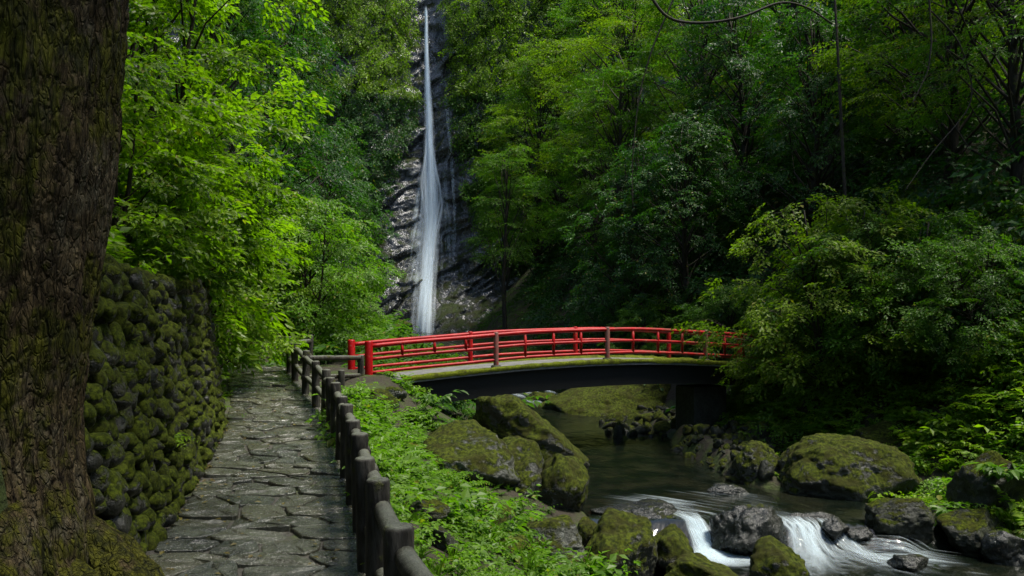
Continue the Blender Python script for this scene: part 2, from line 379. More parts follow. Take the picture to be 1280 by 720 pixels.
M['litter'] = leaf_mat('leaf_litter', (.05, .03, .010), (.12, .10, .018), .2, .5)

# ---------------------------------------------------------------- the lie of the land
POSTS = [(3.39, 499), (4.28, 472), (5.15, 461), (6.1, 452), (7.1, 442), (8.2, 433), (9.2, 426), (10.1, 420), (11.0, 414), (12.0, 406), (13.1, 395), (14.2, 381), (15.6, 369), (17.0, 362)]
PX = [((p - 640) / 1000 * d, d) for d, p in POSTS]
xf = lerp_table([(-40, 9.0), (-6, 2.2), (0, .55), (2.5, -.21)] + [(d, x) for x, d in PX] + [(19, -5.6), (22, -6.6), (30, -8.6), (60, -16)])
pw = lerp_table([(-10, 1.55), (12, 1.5), (14, 1.36), (22, 1.3)])
zp = lerp_table([(-60, -1.2), (0, -.07), (9, -.05), (10, .03), (12, .09), (13, .18), (14.2, .3), (15.6, .42), (17, .5), (20, .56), (30, 1.0), (60, 2.2)])
sc = lerp_table([(-60, 26), (-10, 11), (5, 6.6), (9, 5.3), (12, 4.55), (13, 4.1), (15, 2.85), (19, 2.55), (25, 2.2), (30, 1.0), (40, -1.5), (50, -4.5), (60, -6.6)])
sw = lerp_table([(-60, 2.4), (5, 2.4), (10, 2.4), (12.5, 2.15), (15, 1.35), (19, 1.3), (25, 1.7), (30, 1.3), (60, 1.2)])
wl = lerp_table([(-60, -3.0), (5, -1.97), (11.7, -1.86), (11.95, -1.83), (12.42, -1.54), (12.7, -1.5), (24, -1.46), (58, .9), (70, 1.2)])
def WL(x, y):
    x = np.asarray(x, float); o = .20 * vnoise(np.stack([x * 1.4, 0 * x, 0 * x], -1), 5) + .10 * vnoise(np.stack([x * 4.1, 0 * x, 0 * x + 3], -1), 6)
    return wl(np.asarray(y, float) + o * sst(9, 11, y) * sst(15, 13.5, y))
xb = lerp_table([(-60, 14), (-6, 2.4), (0, .7), (3.4, -.25), (13, -2.9), (14.2, -3.1), (15.2, -2.7), (16.5, -2.5), (19.5, -3.4), (22, -4.4), (30, -5), (60, -9)])
xl_t = lerp_table([(20, 0), (22, .4), (60, 0)])
def xl(y): return np.where(np.asarray(y) < 18.4, xf(y) - pw(y), np.interp(y, [18.4, 20.2, 24, 30, 40, 60], [float(xf(18.4) - pw(18.4)), -5.1, -5.6, -7.2, -10.5, -14.5]))

def terrain(x, y, rough=True):
    x = np.asarray(x, float); y = np.asarray(y, float)
    C, w, W = sc(y), sw(y), wl(y); bed = W - .38
    sL = (C - w) - x; sR = x - (C + w)
    t = np.clip(sL / np.maximum((C - w) - xb(y), .3), 0, 1)
    z = bed + (zp(y) - .06 - bed) * (1 - (1 - t) ** .85)
    R = np.maximum(sR, 0); r0 = np.interp(y, [16.2, 19], [3.3, 1.3])
    zr = bed + .36 * sst(0, .6, R) + .10 * R + .70 * np.maximum(R - r0, 0) + .34 * np.maximum(R - 4.5, 0)
    z = np.where(sR > 0, zr, z)
    h = np.maximum(xl(y) - x, 0)
    wf = 1 - sst(11.9, 12.7, y)
    hill = wf * (2.0 * sst(.12, .42, h) + .78 * np.maximum(h - .5, 0)) + (1 - wf) * (1.05 * np.maximum(h - .1, 0) - .15 * np.clip(h - .1, 0, 1))
    hill = hill + .25 * np.maximum(h - 6, 0)
    z = z + hill
    z = np.where(z > 30, 30 + 14 * (1 - np.exp(-(z - 30) / 14)), z)
    if rough:
        p = np.stack([x, y, np.zeros_like(x)], -1)
        k = sst(.2, 2.5, np.maximum(np.maximum(h, R), 0))
        z = z + k * (.9 * fbm(p * .16, 3, 3) + .25 * fbm(p * .7, 3, 9)) + .07 * fbm(p * 1.6, 2, 21) * sst(0.0, .5, np.abs(x - xf(y) + .8) - 1.1)
    return z
def zt(x, y): return float(terrain(np.array([x]), np.array([y]))[0])

gx = np.concatenate([np.linspace(-95, -26, 30)[:-1], np.linspace(-26, -9, 48)[:-1], np.linspace(-9, 12, 118)[:-1], np.linspace(12, 34, 60)[:-1], np.linspace(34, 100, 26)])
gy = np.concatenate([np.linspace(-70, -8, 30)[:-1], np.linspace(-8, 3, 24)[:-1], np.linspace(3, 30, 150)[:-1], np.linspace(30, 64, 90)[:-1], np.linspace(64, 120, 24)])
GX, GY = np.meshgrid(gx, gy, indexing='ij')
GZ = terrain(GX, GY)
ground = link("ground", mesh_np("ground", np.stack([GX, GY, GZ], -1), quads=grid_faces(len(gx), len(gy)), mat=M['soil'], smooth=True))
tag(ground, "dark mossy forest soil of the valley floor and slopes", kind="structure")

# ---------------------------------------------------------------- cliff of the waterfall
FX = lerp_table([(0, -6.45), (3, -6.4), (6, -6.35), (9, -6.3), (12.5, -6.35), (15, -6.45), (18, -6.6), (21, -6.8), (24, -6.95), (28, -7.1)])   # x of the fall by height
RK_L = lerp_table([(0, -12.2), (3, -12.0), (6, -11.2), (9, -10.2), (12, -9.2), (16, -8.2), (20, -7.7), (24, -7.7), (30, -7.7)])
RK_R = lerp_table([(0, 3.0), (2, 2.6), (4, 1.6), (7, -1.4), (10, -3.0), (14, -4.3), (18, -4.7), (24, -5.3), (30, -5.6)])
def cliff_y(x, z):
    x = np.asarray(x, float); z = np.asarray(z, float)
    base = 59.5 + .20 * z - .010 * (x + 6.4) ** 2 * np.where(x > -6.4, .8, 1.0)
    base = base + 1.6 * np.exp(-((x - FX(z)) / 2.6) ** 2) * sst(2, 9, z)             # the gully the water has cut
    base = base - 2.0 * sst(4, 0, z) * sst(3.2, .8, np.abs(x - FX(z) - 2.5))             # talus ledge right of the plunge
    # slanting beds: rotate so the layers dip to the left
    a = .55; ca, sa = math.cos(a), math.sin(a)
    u = (x * ca + z * sa); v = (-x * sa + z * ca)
    q = np.stack([u * .30, v * .85, np.zeros_like(u)], -1)
    q = q + .35 * np.stack([vnoise(q * 1.3, 5), vnoise(q * 1.3, 6), np.zeros_like(u)], -1)
    d1, d2, cv = cells(q, 31)
    e = np.clip((d2 - d1) * 2.2, 0, 1)
    q2 = q * 2.6; e1, e2, cv2 = cells(q2, 77)
    y = base - .75 * (cv - .5) - .16 * (cv2 - .5) - .30 * e + .25 * np.clip(.5 - (e2 - e1) * 2, 0, .5)
    y = y - 1.1 * fbm(np.stack([x * .12, z * .12, 0 * x], -1), 3, 13) - .12 * fbm(np.stack([x * 1.1, z * 1.1, 0 * x], -1), 3, 19)
    return y
cx = np.concatenate([np.linspace(-46, -15, 60)[:-1], np.linspace(-15, 5, 190)[:-1], np.linspace(5, 40, 60)])
cz = np.concatenate([np.linspace(-2, 24, 210)[:-1], np.linspace(24, 34, 40)[:-1], np.linspace(34, 50, 10)])
CX, CZ = np.meshgrid(cx, cz, indexing='ij'); CY = cliff_y(CX, CZ)
CY = CY + np.maximum(CZ - 30, 0) * 1.2
cliff = link("cliff", mesh_np("cliff", np.stack([CX, CY, CZ], -1), quads=grid_faces(len(cx), len(cz)), mat=M['cliff'], smooth=True))
tag(cliff, "wet dark cliff of slanting rock beds behind the waterfall", kind="structure")

# waterfall: many thin silky strands that follow the rock
def ribbons(name, mat, strands, label):
    """strands: list of (points Nx3, width array N, across vector, density array N)"""
    mb_v, mb_q, uv, de = [], [], [], []; n = 0
    for k, (P, W, A, D) in enumerate(strands):
        P = np.asarray(P, float); N = len(P); A = np.asarray(A, float)
        if A.ndim == 1: A = np.broadcast_to(A, (N, 3))
        cols = np.linspace(-.5, .5, 5)
        V = P[:, None] + (np.asarray(W)[:, None] * cols[None])[..., None] * A[:, None]
        V[:, [0, 4]] += np.array([0, .02, -.012]); V = V.reshape(-1, 3)
        L = np.concatenate([[0], np.cumsum(np.linalg.norm(np.diff(P, axis=0), axis=1))])
        U = np.stack([np.broadcast_to(k + .5 + cols * .999, (N, 5)), np.broadcast_to(L[:, None] + k * 3.7, (N, 5))], -1).reshape(-1, 2)
        mb_v.append(V); mb_q.append(grid_faces(N, 5) + n); uv.append(U); de.append(np.repeat(np.asarray(D, float), 5)); n += len(V)
    o = link(name, mesh_np(name, np.vstack(mb_v), quads=np.vstack(mb_q), mat=mat, smooth=True, uv=np.vstack(uv), fattr={"dens": np.concatenate(de)}))
    return tag(o, label, kind="structure")
half = lerp_table([(0, .95), (2, .85), (5, .75), (8, .85), (10.5, 1.05), (13, .95), (15.5, .62), (18, .40), (20, .28), (23, .2), (26, .13)])
S = []
zz = np.linspace(27.7, .2, 110)
def fall_y(x, off):
    y = cliff_y(x, zz[:len(x)] if len(x) == len(zz) else zz)
    y = np.convolve(np.pad(y, 10, 'edge'), np.ones(21) / 21, 'valid')
    return np.convolve(np.pad(y, 6, 'edge'), np.ones(13) / 13, 'valid') - .40 - off
core = lerp_table([(0, .95), (4, .84), (8, .76), (11, .68), (13, .58), (16, .42), (20, .27), (24, .17), (28, .11)])
for k in range(40):                                   # the main column
    q = max(-1.25, min(1.25, rng.normal(0, .55))); ph = rng.uniform(0, 9); x = FX(zz) + core(zz) * q + .06 * core(zz) * np.sin(zz * .7 + ph)
    S.append((np.stack([x, fall_y(x, .2 * (1 - abs(q))), zz], -1), (.09 + .30 * core(zz)) * rng.uniform(.7, 1.4), (1, 0, 0), sst(27.7, 26.9, zz) * (1.15 * math.exp(-(1.7 * q) ** 2) * (1 if k % 2 else .6) + .22) * (.72 + .28 * np.sin(zz * .6 + ph))))
for k in range(10):                                   # strands thrown wide on a boss that draw together again below it
    sgn = -1 if k % 2 else 1; w0 = rng.uniform(.3, .85); zc = rng.uniform(11.6, 12.8) if sgn < 0 else rng.uniform(10.2, 11.4)
    sh = np.clip((zc + 6.5 - zz) / 6.5, 0, 1) ** 1.3 * (1 - sst(zc + 1.5, zc - 5.0, zz) * .85) * 1.15; x = FX(zz) + sgn * w0 * sh + .05 * np.sin(zz + k)
    S.append((np.stack([x, fall_y(x, .1), zz], -1), np.full(len(zz), .3 * rng.uniform(.5, 1.4)), (1, 0, 0), .8 * sst(zc + 6, zc + 2, zz) * (1 - .7 * sst(8, 3, zz)) * rng.uniform(.5, 1.1)))
for k in range(70):                                   # thin veils running down the rock on both sides
    z0 = rng.uniform(9, 15); z1 = z0 - rng.uniform(4, 9); z_ = np.linspace(z0, max(z1, .5), 40)
    off = rng.choice([-1, 1], p=[.6, .4]) * rng.uniform(.4, 1.9)
    x = FX(z_) + off * (.55 + .45 * (z0 - z_) / (z0 - z_[-1])); y = cliff_y(x, z_) - .06
    S.append((np.stack([x, y, z_], -1), np.full(40, rng.uniform(.12, .3)), (1, 0, 0), rng.uniform(.12, .42) * np.sin(np.linspace(.1, 3.0, 40))))
for k in range(4):                                    # second thin thread to the right of the main fall
    z_ = np.linspace(21, 6, 50); x = FX(z_) + 1.55 + .05 * k + .25 * np.sin(z_ * .2); y = cliff_y(x, z_) - .08
    S.append((np.stack([x, y, z_], -1), np.full(50, .16), (1, 0, 0), .35 * np.sin(np.linspace(.1, 3.05, 50))))
ribbons("waterfall", M['fall'], S, "tall thin white waterfall on the dark cliff")

# ---------------------------------------------------------------- stream
sy = np.concatenate([np.linspace(-30, 8, 40)[:-1], np.linspace(8, 16, 130)[:-1], np.linspace(16, 32, 110)[:-1], np.linspace(32, 59, 60)])
su = np.linspace(-1, 1, 61)
SY = np.repeat(sy[:, None], 61, 1); SX = sc(SY) + su[None] * (sw(SY) + .9)
SP = np.stack([SX, SY, 0 * SX], -1)
ripple = .010 * fbm(SP * np.array([2.2, 1.1, 1]), 3, 41) + .030 * fbm(SP * np.array([1.6, 1.0, 1]), 2, 47) * sst(13.8, 12.6, SY) * sst(8, 11, SY) + .02 * fbm(SP * 1.3, 2, 8) * sst(24, 27, SY)
SZ = WL(SX, SY) + ripple - .05 * np.abs(su[None]) ** 4
stream = link("stream_water", mesh_np("stream_water", np.stack([SX, SY, SZ], -1), quads=grid_faces(len(sy), 61), mat=M['water'], smooth=True))
tag(stream, "dark clear stream flowing under the bridge", kind="structure")

def flow(pts, width, dens, n=36):
    P = np.asarray(pts, float); t = np.linspace(0, len(P) - 1, n); i = np.arange(len(P))
    Q = np.stack([np.interp(t, i, P[:, k]) for k in range(3)], -1)
    for _ in range(3): Q[1:-1] = (Q[:-2] + 2 * Q[1:-1] + Q[2:]) / 4
    Q[:, 2] = np.maximum(Q[:, 2] - .05, WL(Q[:, 0], Q[:, 1]) + .024)
    T = np.gradient(Q, axis=0); A = np.cross(T, np.array([0, 0, 1.0])); ln = np.linalg.norm(A[:, :2], axis=1, keepdims=True)
    A = np.where(ln > 1e-4, A / np.maximum(ln, 1e-4), np.array([1.0, 0, 0])); A[:, 2] = 0; A /= np.linalg.norm(A, axis=1, keepdims=True) + 1e-9
    ti = np.linspace(0, 1, n)
    return (Q, np.interp(ti, np.linspace(0, 1, len(width)), width), A, np.interp(ti, np.linspace(0, 1, len(dens)), dens))
S = []
for k in range(30):                                   # the wide cascade over the ledge, fanning out below it
    a = rng.uniform(0, 1); x0 = 4.18 + .85 * a; j = rng.normal(0, .05, 3)
    dx = rng.uniform(-.35, .5) + 1.0 * (a - .35); ln = rng.uniform(.35, 1.3)
    P = [(x0 - .12, 12.95, -1.475), (x0, 12.62, -1.475), (x0 + .02, 12.44, -1.55), (x0 + .05 + j[0], 12.30, -1.70), (x0 + .08 + dx * .12, 12.12, -1.85 + .03 * rng.random()),
         (x0 + .1 + dx * .5 + j[1], 11.85 - .2 * ln, -1.86 + .03 * rng.random()), (x0 + dx * 1.5 + j[2], 11.55 - ln * .75, -1.885)]
    S.append(flow(P, [.04, .06, .08, .12, .18, .20], [0, .15, .7, .95, .7, .35, 0]))
for k in range(40):                                   # long pale streaks drifting right on the lower pool
    x0 = rng.uniform(4.9, 5.6); y0 = rng.uniform(11.6, 12.2); ln = rng.uniform(.5, 1.4)
    P = [(x0, y0, -1.865), (x0 + ln * .5, y0 - .12 * ln, -1.86), (x0 + ln, y0 - .35 * ln, -1.88)]
    S.append(flow(P, [.05, .14, .06], [0, .45, .0]))
for k in range(40):                                   # the narrow chute between the two wet rocks
    a = rng.uniform(0, 1); x0 = 2.72 + .26 * a; j = rng.normal(0, .04, 3)
    P = [(x0 - .15 + .3 * (a - .5), 12.95, -1.46), (x0, 12.6, -1.48), (x0 + .06 + j[0], 12.25, -1.60), (x0 + .12 + j[1], 12.0, -1.82), (x0 + .18 + .5 * (a - .4), 11.7, -1.865), (x0 + .2 + 1.3 * (a - .35) + j[2], 11.2, -1.88)]
    S.append(flow(P, [.05, .07, .10, .16, .26, .3], [0, .4, .8, .9, .7, 0]))
for k in range(22):                                   # water sliding over the low wet rock above the chute
    x0 = rng.uniform(1.5, 2.5); y0 = rng.uniform(13.3, 14.3)
    P = [(x0, y0, -1.46), (x0 + .35, y0 - .2, -1.44), (x0 + .8, y0 - .55, -1.45), (x0 + 1.0, y0 - .8, -1.47)]
    S.append(flow(P, [.03, .07, .09, .05], [0, .35, .5, 0]))
for k in range(40):                                   # thin white streaks of quick water on the upper pool
    x0 = rng.uniform(2.2, 4.0); y0 = rng.uniform(13.0, 14.6)
    P = [(x0, y0, -1.485), (x0 + .3, y0 - .2, -1.478), (x0 + .6, y0 - .5, -1.485)]
    S.append(flow(P, [.02, .07, .02], [0, .22, 0]))
for k in range(30):                                   # small rapid upstream beyond the bridge
    x0 = rng.uniform(-.9, 1.3); y0 = rng.uniform(28.5, 32)
    P = [(x0, y0, wl(y0) + .02), (x0 + .2, y0 - .6, wl(y0 - .6) + .05), (x0 + .4, y0 - 1.3, wl(y0 - 1.3) + .03)]
    S.append(flow(P, [.1, .3, .15], [0, .8, 0]))
for k in range(60):                                   # foam gathering round the stones of the lower pool
    x0 = rng.uniform(2.9, 6.2); y0 = rng.uniform(10.9, 12.0); a = rng.uniform(-.9, .4); l = rng.uniform(.12, .4)
    S.append(flow([(x0, y0, -1.86), (x0 + l * .5, y0 + a * l * .3, -1.855), (x0 + l, y0 + a * l, -1.86)], [.04, .12, .05], [0, rng.uniform(.15, .5), 0], 12))
ribbons("white_water", M['foam'], S, "silky white water of the little cascades")

# ---------------------------------------------------------------- flagstone path
py = np.linspace(-3, 19.4, 120)
pt = np.linspace(-.12, .93, 12)
PYY = np.repeat(py[:, None], 12, 1); PXX = xf(PYY) - pw(PYY) + (pw(PYY) + .25) * pt[None]
PZZ = zp(PYY) + .012 * fbm(np.stack([PXX * 3, PYY * 3, 0 * PXX], -1), 3, 4)
path = link("path", mesh_np("path", np.stack([PXX, PYY, PZZ], -1), quads=grid_faces(len(py), 12), mat=M['path'], smooth=True))
tag(path, "wet flagstone footpath climbing beside the mossy wall", kind="structure")

def clip_poly(P, n, d):
    out = []
    for i in range(len(P)):
        a, c = P[i], P[(i + 1) % len(P)]; da, dc = a @ n - d, c @ n - d
        if da <= 0: out.append(a)
        if (da < 0) != (dc < 0): out.append(a + (c - a) * (da / (da - dc)))
    return out
g = np.random.default_rng(3); pts = []; s = 3.6; row = 0
AN = 1.55                                             # stones lie wider across the path than along it
while s < 19.0:
    wd = float(pw(s)); nc = 4 if (row % 2 == 0) else 3
    if wd > 1.8: nc += 1
    for c in range(nc):
        pts.append(((c + .5 + g.uniform(-.36, .36)) / nc * wd, (s + g.uniform(-.12, .12)) * AN))
    s += g.uniform(.27, .41); row += 1
pts = np.array(pts)
for i, p in enumerate(pts):
    wd = float(pw(p[1] / AN))
    poly = [np.array(q) for q in ((max(0.02, p[0] - .7), p[1] - .9), (min(wd + .05, p[0] + .7), p[1] - .9), (min(wd + .05, p[0] + .7), p[1] + .9), (max(.02, p[0] - .7), p[1] + .9))]
    for q in pts[np.argsort(((pts - p) ** 2).sum(1))[1:16]]:
        n = q - p; l = np.linalg.norm(n); n = n / l; poly = clip_poly(poly, n, p @ n + l / 2 - .007 - .010 * g.random())
        if len(poly) < 3: break
    if len(poly) < 3: continue
    P = np.array(poly)
    for _ in range(2):
        nx = np.roll(P, -1, 0); P = np.stack([P * .86 + nx * .14, P * .14 + nx * .86], 1).reshape(-1, 2)
    P = np.stack([P[:, 0], P[:, 1] / AN], -1); c = P.mean(0)
    P = c + (P - c) * (1 + .02 * g.normal(size=(len(P), 1)))
    hgt = g.uniform(.012, .040); tl = g.normal(0, .03, 2); K = len(P)
    def ring(f, h, jit=0):
        Q = c + (P - c) * f
        X = xf(Q[:, 1]) - pw(Q[:, 1]) + Q[:, 0]
        return np.stack([X, Q[:, 1], zp(Q[:, 1]) + h + (Q - c) @ tl * min(1, max(h, 0) / .02) + jit * g.normal(size=len(Q))], -1)
    cc = np.array([[float(xf(c[1]) - pw(c[1]) + c[0]), c[1], float(zp(c[1])) + hgt + .004]])
    V = np.vstack([ring(1.0, -.03), ring(.988, hgt * .75), ring(.955, hgt, .002), ring(.55, hgt + .001, .007), cc])
    Q4 = grid_faces(4, K, True); T = [(3 * K + k, 3 * K + (k + 1) % K, 4 * K) for k in range(K)]
    ctr = V.mean(0)
    link("paving_stone", mesh_np("paving_stone", V - ctr, tris=np.array(T), quads=Q4, mat=M['flag'], smooth=False), path, ctr)

# ---------------------------------------------------------------- dry stone retaining wall
HW = 2.08
def wall_base(s):
    """s = metres along the wall from the near end; bends away from the path at its far end"""
    y = 4.5 + s * .957
    y1 = 11.6
    x = float(xl(min(y, y1)))
    if y > y1:
        a = min((y - y1) / 1.3, 1.5)
        x = float(xl(y1)) - 1.35 * (1 - math.cos(a)) - .28 * min(y - y1, 1.0); y = y1 + 1.3 * math.sin(a)
        nx, ny = math.cos(a * .95 + .28), math.sin(a * .95 + .28)
    else: nx, ny = .96, .27
    return x, y, nx, ny
NS = 60; L = 9.9
Vw = []
for i in range(NS):
    x, y, nx, ny = wall_base(L * i / (NS - 1)); z0 = float(zp(y))
    for h in np.linspace(-.2, HW - .06, 7): Vw.append((x - nx * (.075 + .13 * h), y - ny * (.075 + .13 * h), z0 + h))
    Vw.append((x - nx * .9, y - ny * .9, z0 + HW - .05))
wall = link("stone_wall", mesh_np("stone_wall", Vw, quads=grid_faces(NS, 8), mat=M['wall_core'], smooth=True))
tag(wall, "mossy dry stone retaining wall of rounded cobbles left of the path", "wall")
wall_shapes = []
for k in range(10):
    V, F = rock_shape(2, 100 + k, 10, .58, .16, .07, 20)
    wall_shapes.append(mesh_np("wall_stone", V, tris=F, mat=M['wall_stone'], smooth=True))
spots = []
rowh = .146; nr = 14
for r in range(nr):
    s = .1 + (.11 if r % 2 else 0)
    while s < L - .3:
        spots.append((s + g.uniform(-.03, .03), .07 + r * rowh + g.uniform(-.05, .05), g.uniform(.74, 1.25))); s += g.uniform(.165, .24)
spots.sort(key=lambda q: abs(q[0] - 4.0))             # the stretch in view comes first
rest = MB()
for i, (s, h, k) in enumerate(spots):
    x, y, nx, ny = wall_base(s); z = float(zp(y)) + h
    hw = .5 * .178 * k; sx = .088 * g.uniform(.8, 1.35)
    sc3 = (sx, hw * 1.14, .086 * k * g.uniform(.9, 1.45))
    pos = (x - nx * (.06 + .13 * h - .05 * g.random()), y - ny * (.06 + .13 * h), z)
    ang = math.atan2(ny, nx); rot = (g.normal(0, .3), g.normal(0, .16) - .12, ang + g.normal(0, .18))
    me = wall_shapes[int(g.integers(10))]
    if i < 300: link("stone", me, wall, pos, rot, sc3)
    else:
        V = np.empty(len(me.vertices) * 3, np.float32); me.vertices.foreach_get("co", V); V = V.reshape(-1, 3)
        Rm = np.array(Matrix.LocRotScale(Vector(pos), Matrix.Rotation(rot[2], 3, 'Z') @ Matrix.Rotation(rot[1], 3, 'Y') @ Matrix.Rotation(rot[0], 3, 'X'), Vector(sc3)))
        rest.add(V @ Rm[:3, :3].T + Rm[:3, 3], T=ICO[2][1])
if rest.n: tag(link("stones", rest.mesh("wall_stones_rest", M['wall_stone']), wall), kind="stuff")

# ---------------------------------------------------------------- red arched footbridge
BO = np.array([-3.043, 17.0]); BD = np.array([.910, .414]); BN = np.array([-.414, .910]); BW = 1.6; BL = 11.35
def deck_z(t): return np.interp(t, [-1, 0, 1.5, 2.945, 4.4, 5.89, 7.4, 8.835, 10, 11.35, 13], [.26, .34, .465, .572, .65, .692, .675, .605, .52, .41, .26])
def smooth_deck(t):
    t = np.asarray(t, float); return sum(deck_z(t + o) for o in (-.9, -.45, 0, .45, .9)) / 5
def bp(t, n, h=0.0):
    q = BO + BD * t + BN * n; return (q[0], q[1], float(smooth_deck(t)) + h)
bridge = link("footbridge", None, loc=bp(0, BW / 2, -.1)); bridge.empty_display_size = .3
tag(bridge, "red railed arched footbridge crossing the stream below the waterfall", "bridge")
B0 = np.array(bridge.location)
def bpart(name, mb, mat, smooth=True, parent=None):
    m = mb.mesh(name, mat, smooth) if isinstance(mb, MB) else mb
    V = np.empty(len(m.vertices) * 3, np.float32); m.vertices.foreach_get("co", V); V = V.reshape(-1, 3)
    m.vertices.foreach_set("co", (V - B0.astype(np.float32)).ravel()); m.update()
    return link(name, m, parent or bridge)
def arch_slab(t0, t1, n0, n1, h0, h1, nt=60, wob=0.0, seed=1):
    ts = np.linspace(t0, t1, nt); V = []
    for t in ts:
        for n, h in ((n0, h0), (n0, h1), (n1, h1), (n1, h0)): V.append(bp(t, n, h))
    V = np.array(V); Q = grid_faces(nt, 4, True)
    Q = np.vstack([Q, [[3, 2, 1, 0]], [[(nt - 1) * 4 + k for k in (0, 1, 2, 3)]]])
    if wob: V[:, 2] += wob * fbm(V * 3, 3, seed)
    return MB().add(V, Q)
bpart("deck", arch_slab(-.2, BL + .6, -.16, BW + .16, -.13, -.012), M['deck'], False)
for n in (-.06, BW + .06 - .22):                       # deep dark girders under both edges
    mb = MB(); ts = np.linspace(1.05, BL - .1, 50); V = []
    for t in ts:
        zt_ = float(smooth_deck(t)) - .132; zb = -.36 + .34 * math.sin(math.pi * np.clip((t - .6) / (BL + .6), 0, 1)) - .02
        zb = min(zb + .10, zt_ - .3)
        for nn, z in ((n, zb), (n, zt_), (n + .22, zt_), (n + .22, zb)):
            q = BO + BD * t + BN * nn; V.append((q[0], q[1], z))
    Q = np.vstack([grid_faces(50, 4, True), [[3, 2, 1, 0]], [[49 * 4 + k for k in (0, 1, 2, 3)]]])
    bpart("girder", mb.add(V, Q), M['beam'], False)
def block(t0, t1, n0, n1, z0, z1, bev=.03):
    V = []
    for z, e in ((z0, 0), (z1 - bev, 0), (z1, bev)):
        for t, n in ((t0 + e, n0 + e), (t1 - e, n0 + e), (t1 - e, n1 - e), (t0 + e, n1 - e)):
            q = BO + BD * t + BN * n; V.append((q[0], q[1], z))
    return MB().add(V, np.vstack([grid_faces(3, 4, True), [[8, 9, 10, 11]]]))
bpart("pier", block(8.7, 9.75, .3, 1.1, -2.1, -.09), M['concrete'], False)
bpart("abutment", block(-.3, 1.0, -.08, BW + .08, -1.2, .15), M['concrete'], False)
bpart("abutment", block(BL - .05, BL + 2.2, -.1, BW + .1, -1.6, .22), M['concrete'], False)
mb = MB()                                              # moss fringe along the deck edge
ts = np.linspace(.7, BL, 420); V = []
for i, t in enumerate(ts):
    f = .5 + .5 * vnoise(np.array([[t * 2.3, 0, 0]]), 3)[0] + .35 * vnoise(np.array([[t * 9, 0, 4.]]), 3)[0]; f = float(np.clip(f, .12, 1.3))
    a = .035 + .10 * f; hh = .008 + .028 * f
    for n, h in ((-.175, -.07 - .03 * f), (-.19, -.03), (-.17, hh * .6 - .012), (-.12, hh), (-.12 + a * .7, hh * .8), (-.12 + a * 1.4, -.016)): V.append(bp(t, n, h))
bpart("moss_fringe", mb.add(V, grid_faces(420, 6)), M['moss'])
mb = MB(); V = []
for i, t in enumerate(ts):
    f = float(np.clip(.5 + .6 * vnoise(np.array([[t * 1.7, 5, 0]]), 5)[0] + .3 * vnoise(np.array([[t * 8, 0, 9.]]), 3)[0], .1, 1.3)) * float(sst(2.5, 5, t))
    for n, h in ((BW + .15, -.014), (BW + .06, .01 + .06 * f), (BW - .1, .01 + .05 * f), (BW - .12 - .22 * f, -.015)): V.append(bp(t, n, h))
bpart("moss_fringe", mb.add(V, grid_faces(420, 4)), M['moss'])
POST_T = [0, 2.945, 5.89, 8.835, 11.3]
for side, n in ((0, 0.0), (1, BW)):
    for k, t in enumerate(POST_T):
        end = k in (0, 4); r = .085 if end else .06; top = .85 if end else .80
        x, y, z = bp(t, n)
        prof = [(-.05, r), (.0, r), (top - .03, r), (top - .008, r * .9), (top, r * .55)]
        mb = MB(); mb.tube([(x, y, z + h) for h, _ in prof], [q for _, q in prof], 18)
        po = bpart("post", mb, M['red' if end or side else 'red_worn'])
        if end or side == 0:
            mb = MB(); mb.tube([(x, y, z + h) for h in (-.06, .035, .05)], [r + .06, r + .055, r + .03], 14); bpart("footing", mb, M['concrete'], True, po)
    for h, r in ((.735, .048), (.455, .036), (.165, .036)):
        mb = MB(); tt = np.linspace(0, BL - .03, 64)
        mb.tube([bp(t, n, h + .006 * math.sin(t * 2.1)) for t in tt], np.full(64, r), 12); bpart("rail", mb, M['red'])
    for k in range(4):
        a, b_ = POST_T[k], POST_T[k + 1]
        for j in (1, 2, 3):
            if side == 1: continue
            t = a + (b_ - a) * j / 4; lo = .455 if k == 0 else .165
            x, y, z = bp(t, n); mb = MB(); mb.tube([(x, y, z + lo), (x, y, z + .735)], [.036, .036], 10); bpart("strut", mb, M['red'])

# ---------------------------------------------------------------- log fence along the path
fence = link("log_fence", None, loc=(PX[0][0], PX[0][1], float(zp(3.4))))
tag(fence, "low dark log rail fence running along the right edge of the path", "fence")
F0 = np.array(fence.location)
g = np.random.default_rng(12)
def log_mesh(name, r, length, seed, sides=18, rings=9, top=True):
    hs = np.linspace(0, length - .02, rings); th = np.linspace(0, 2 * np.pi, sides, endpoint=False); V = []
    for h in hs:
        n = 1 + .05 * fbm(np.stack([np.cos(th) * 1.3, np.sin(th) * 1.3, np.full(sides, h * 2.5 + seed)], -1), 3, seed)
        V += [(r * n[k] * math.cos(th[k]), r * n[k] * math.sin(th[k]), h) for k in range(sides)]
    for f, h in ((.93, length - .006), (.80, length), (.4, length + .004)): V += [(r * f * math.cos(a), r * f * math.sin(a), h) for a in th]
    V.append((0, 0, length + .005)); nr = rings + 3
    T = [((nr - 1) * sides + k, (nr - 1) * sides + (k + 1) % sides, nr * sides) for k in range(sides)]
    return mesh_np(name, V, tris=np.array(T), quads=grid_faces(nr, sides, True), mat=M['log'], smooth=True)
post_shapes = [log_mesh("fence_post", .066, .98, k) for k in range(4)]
def add_post(x, y, z0, k): return link("post", post_shapes[k % 4], fence, (x - F0[0], y - F0[1], z0 - .2 - F0[2]), (g.normal(0, .018), g.normal(0, .018), g.uniform(0, 6)))
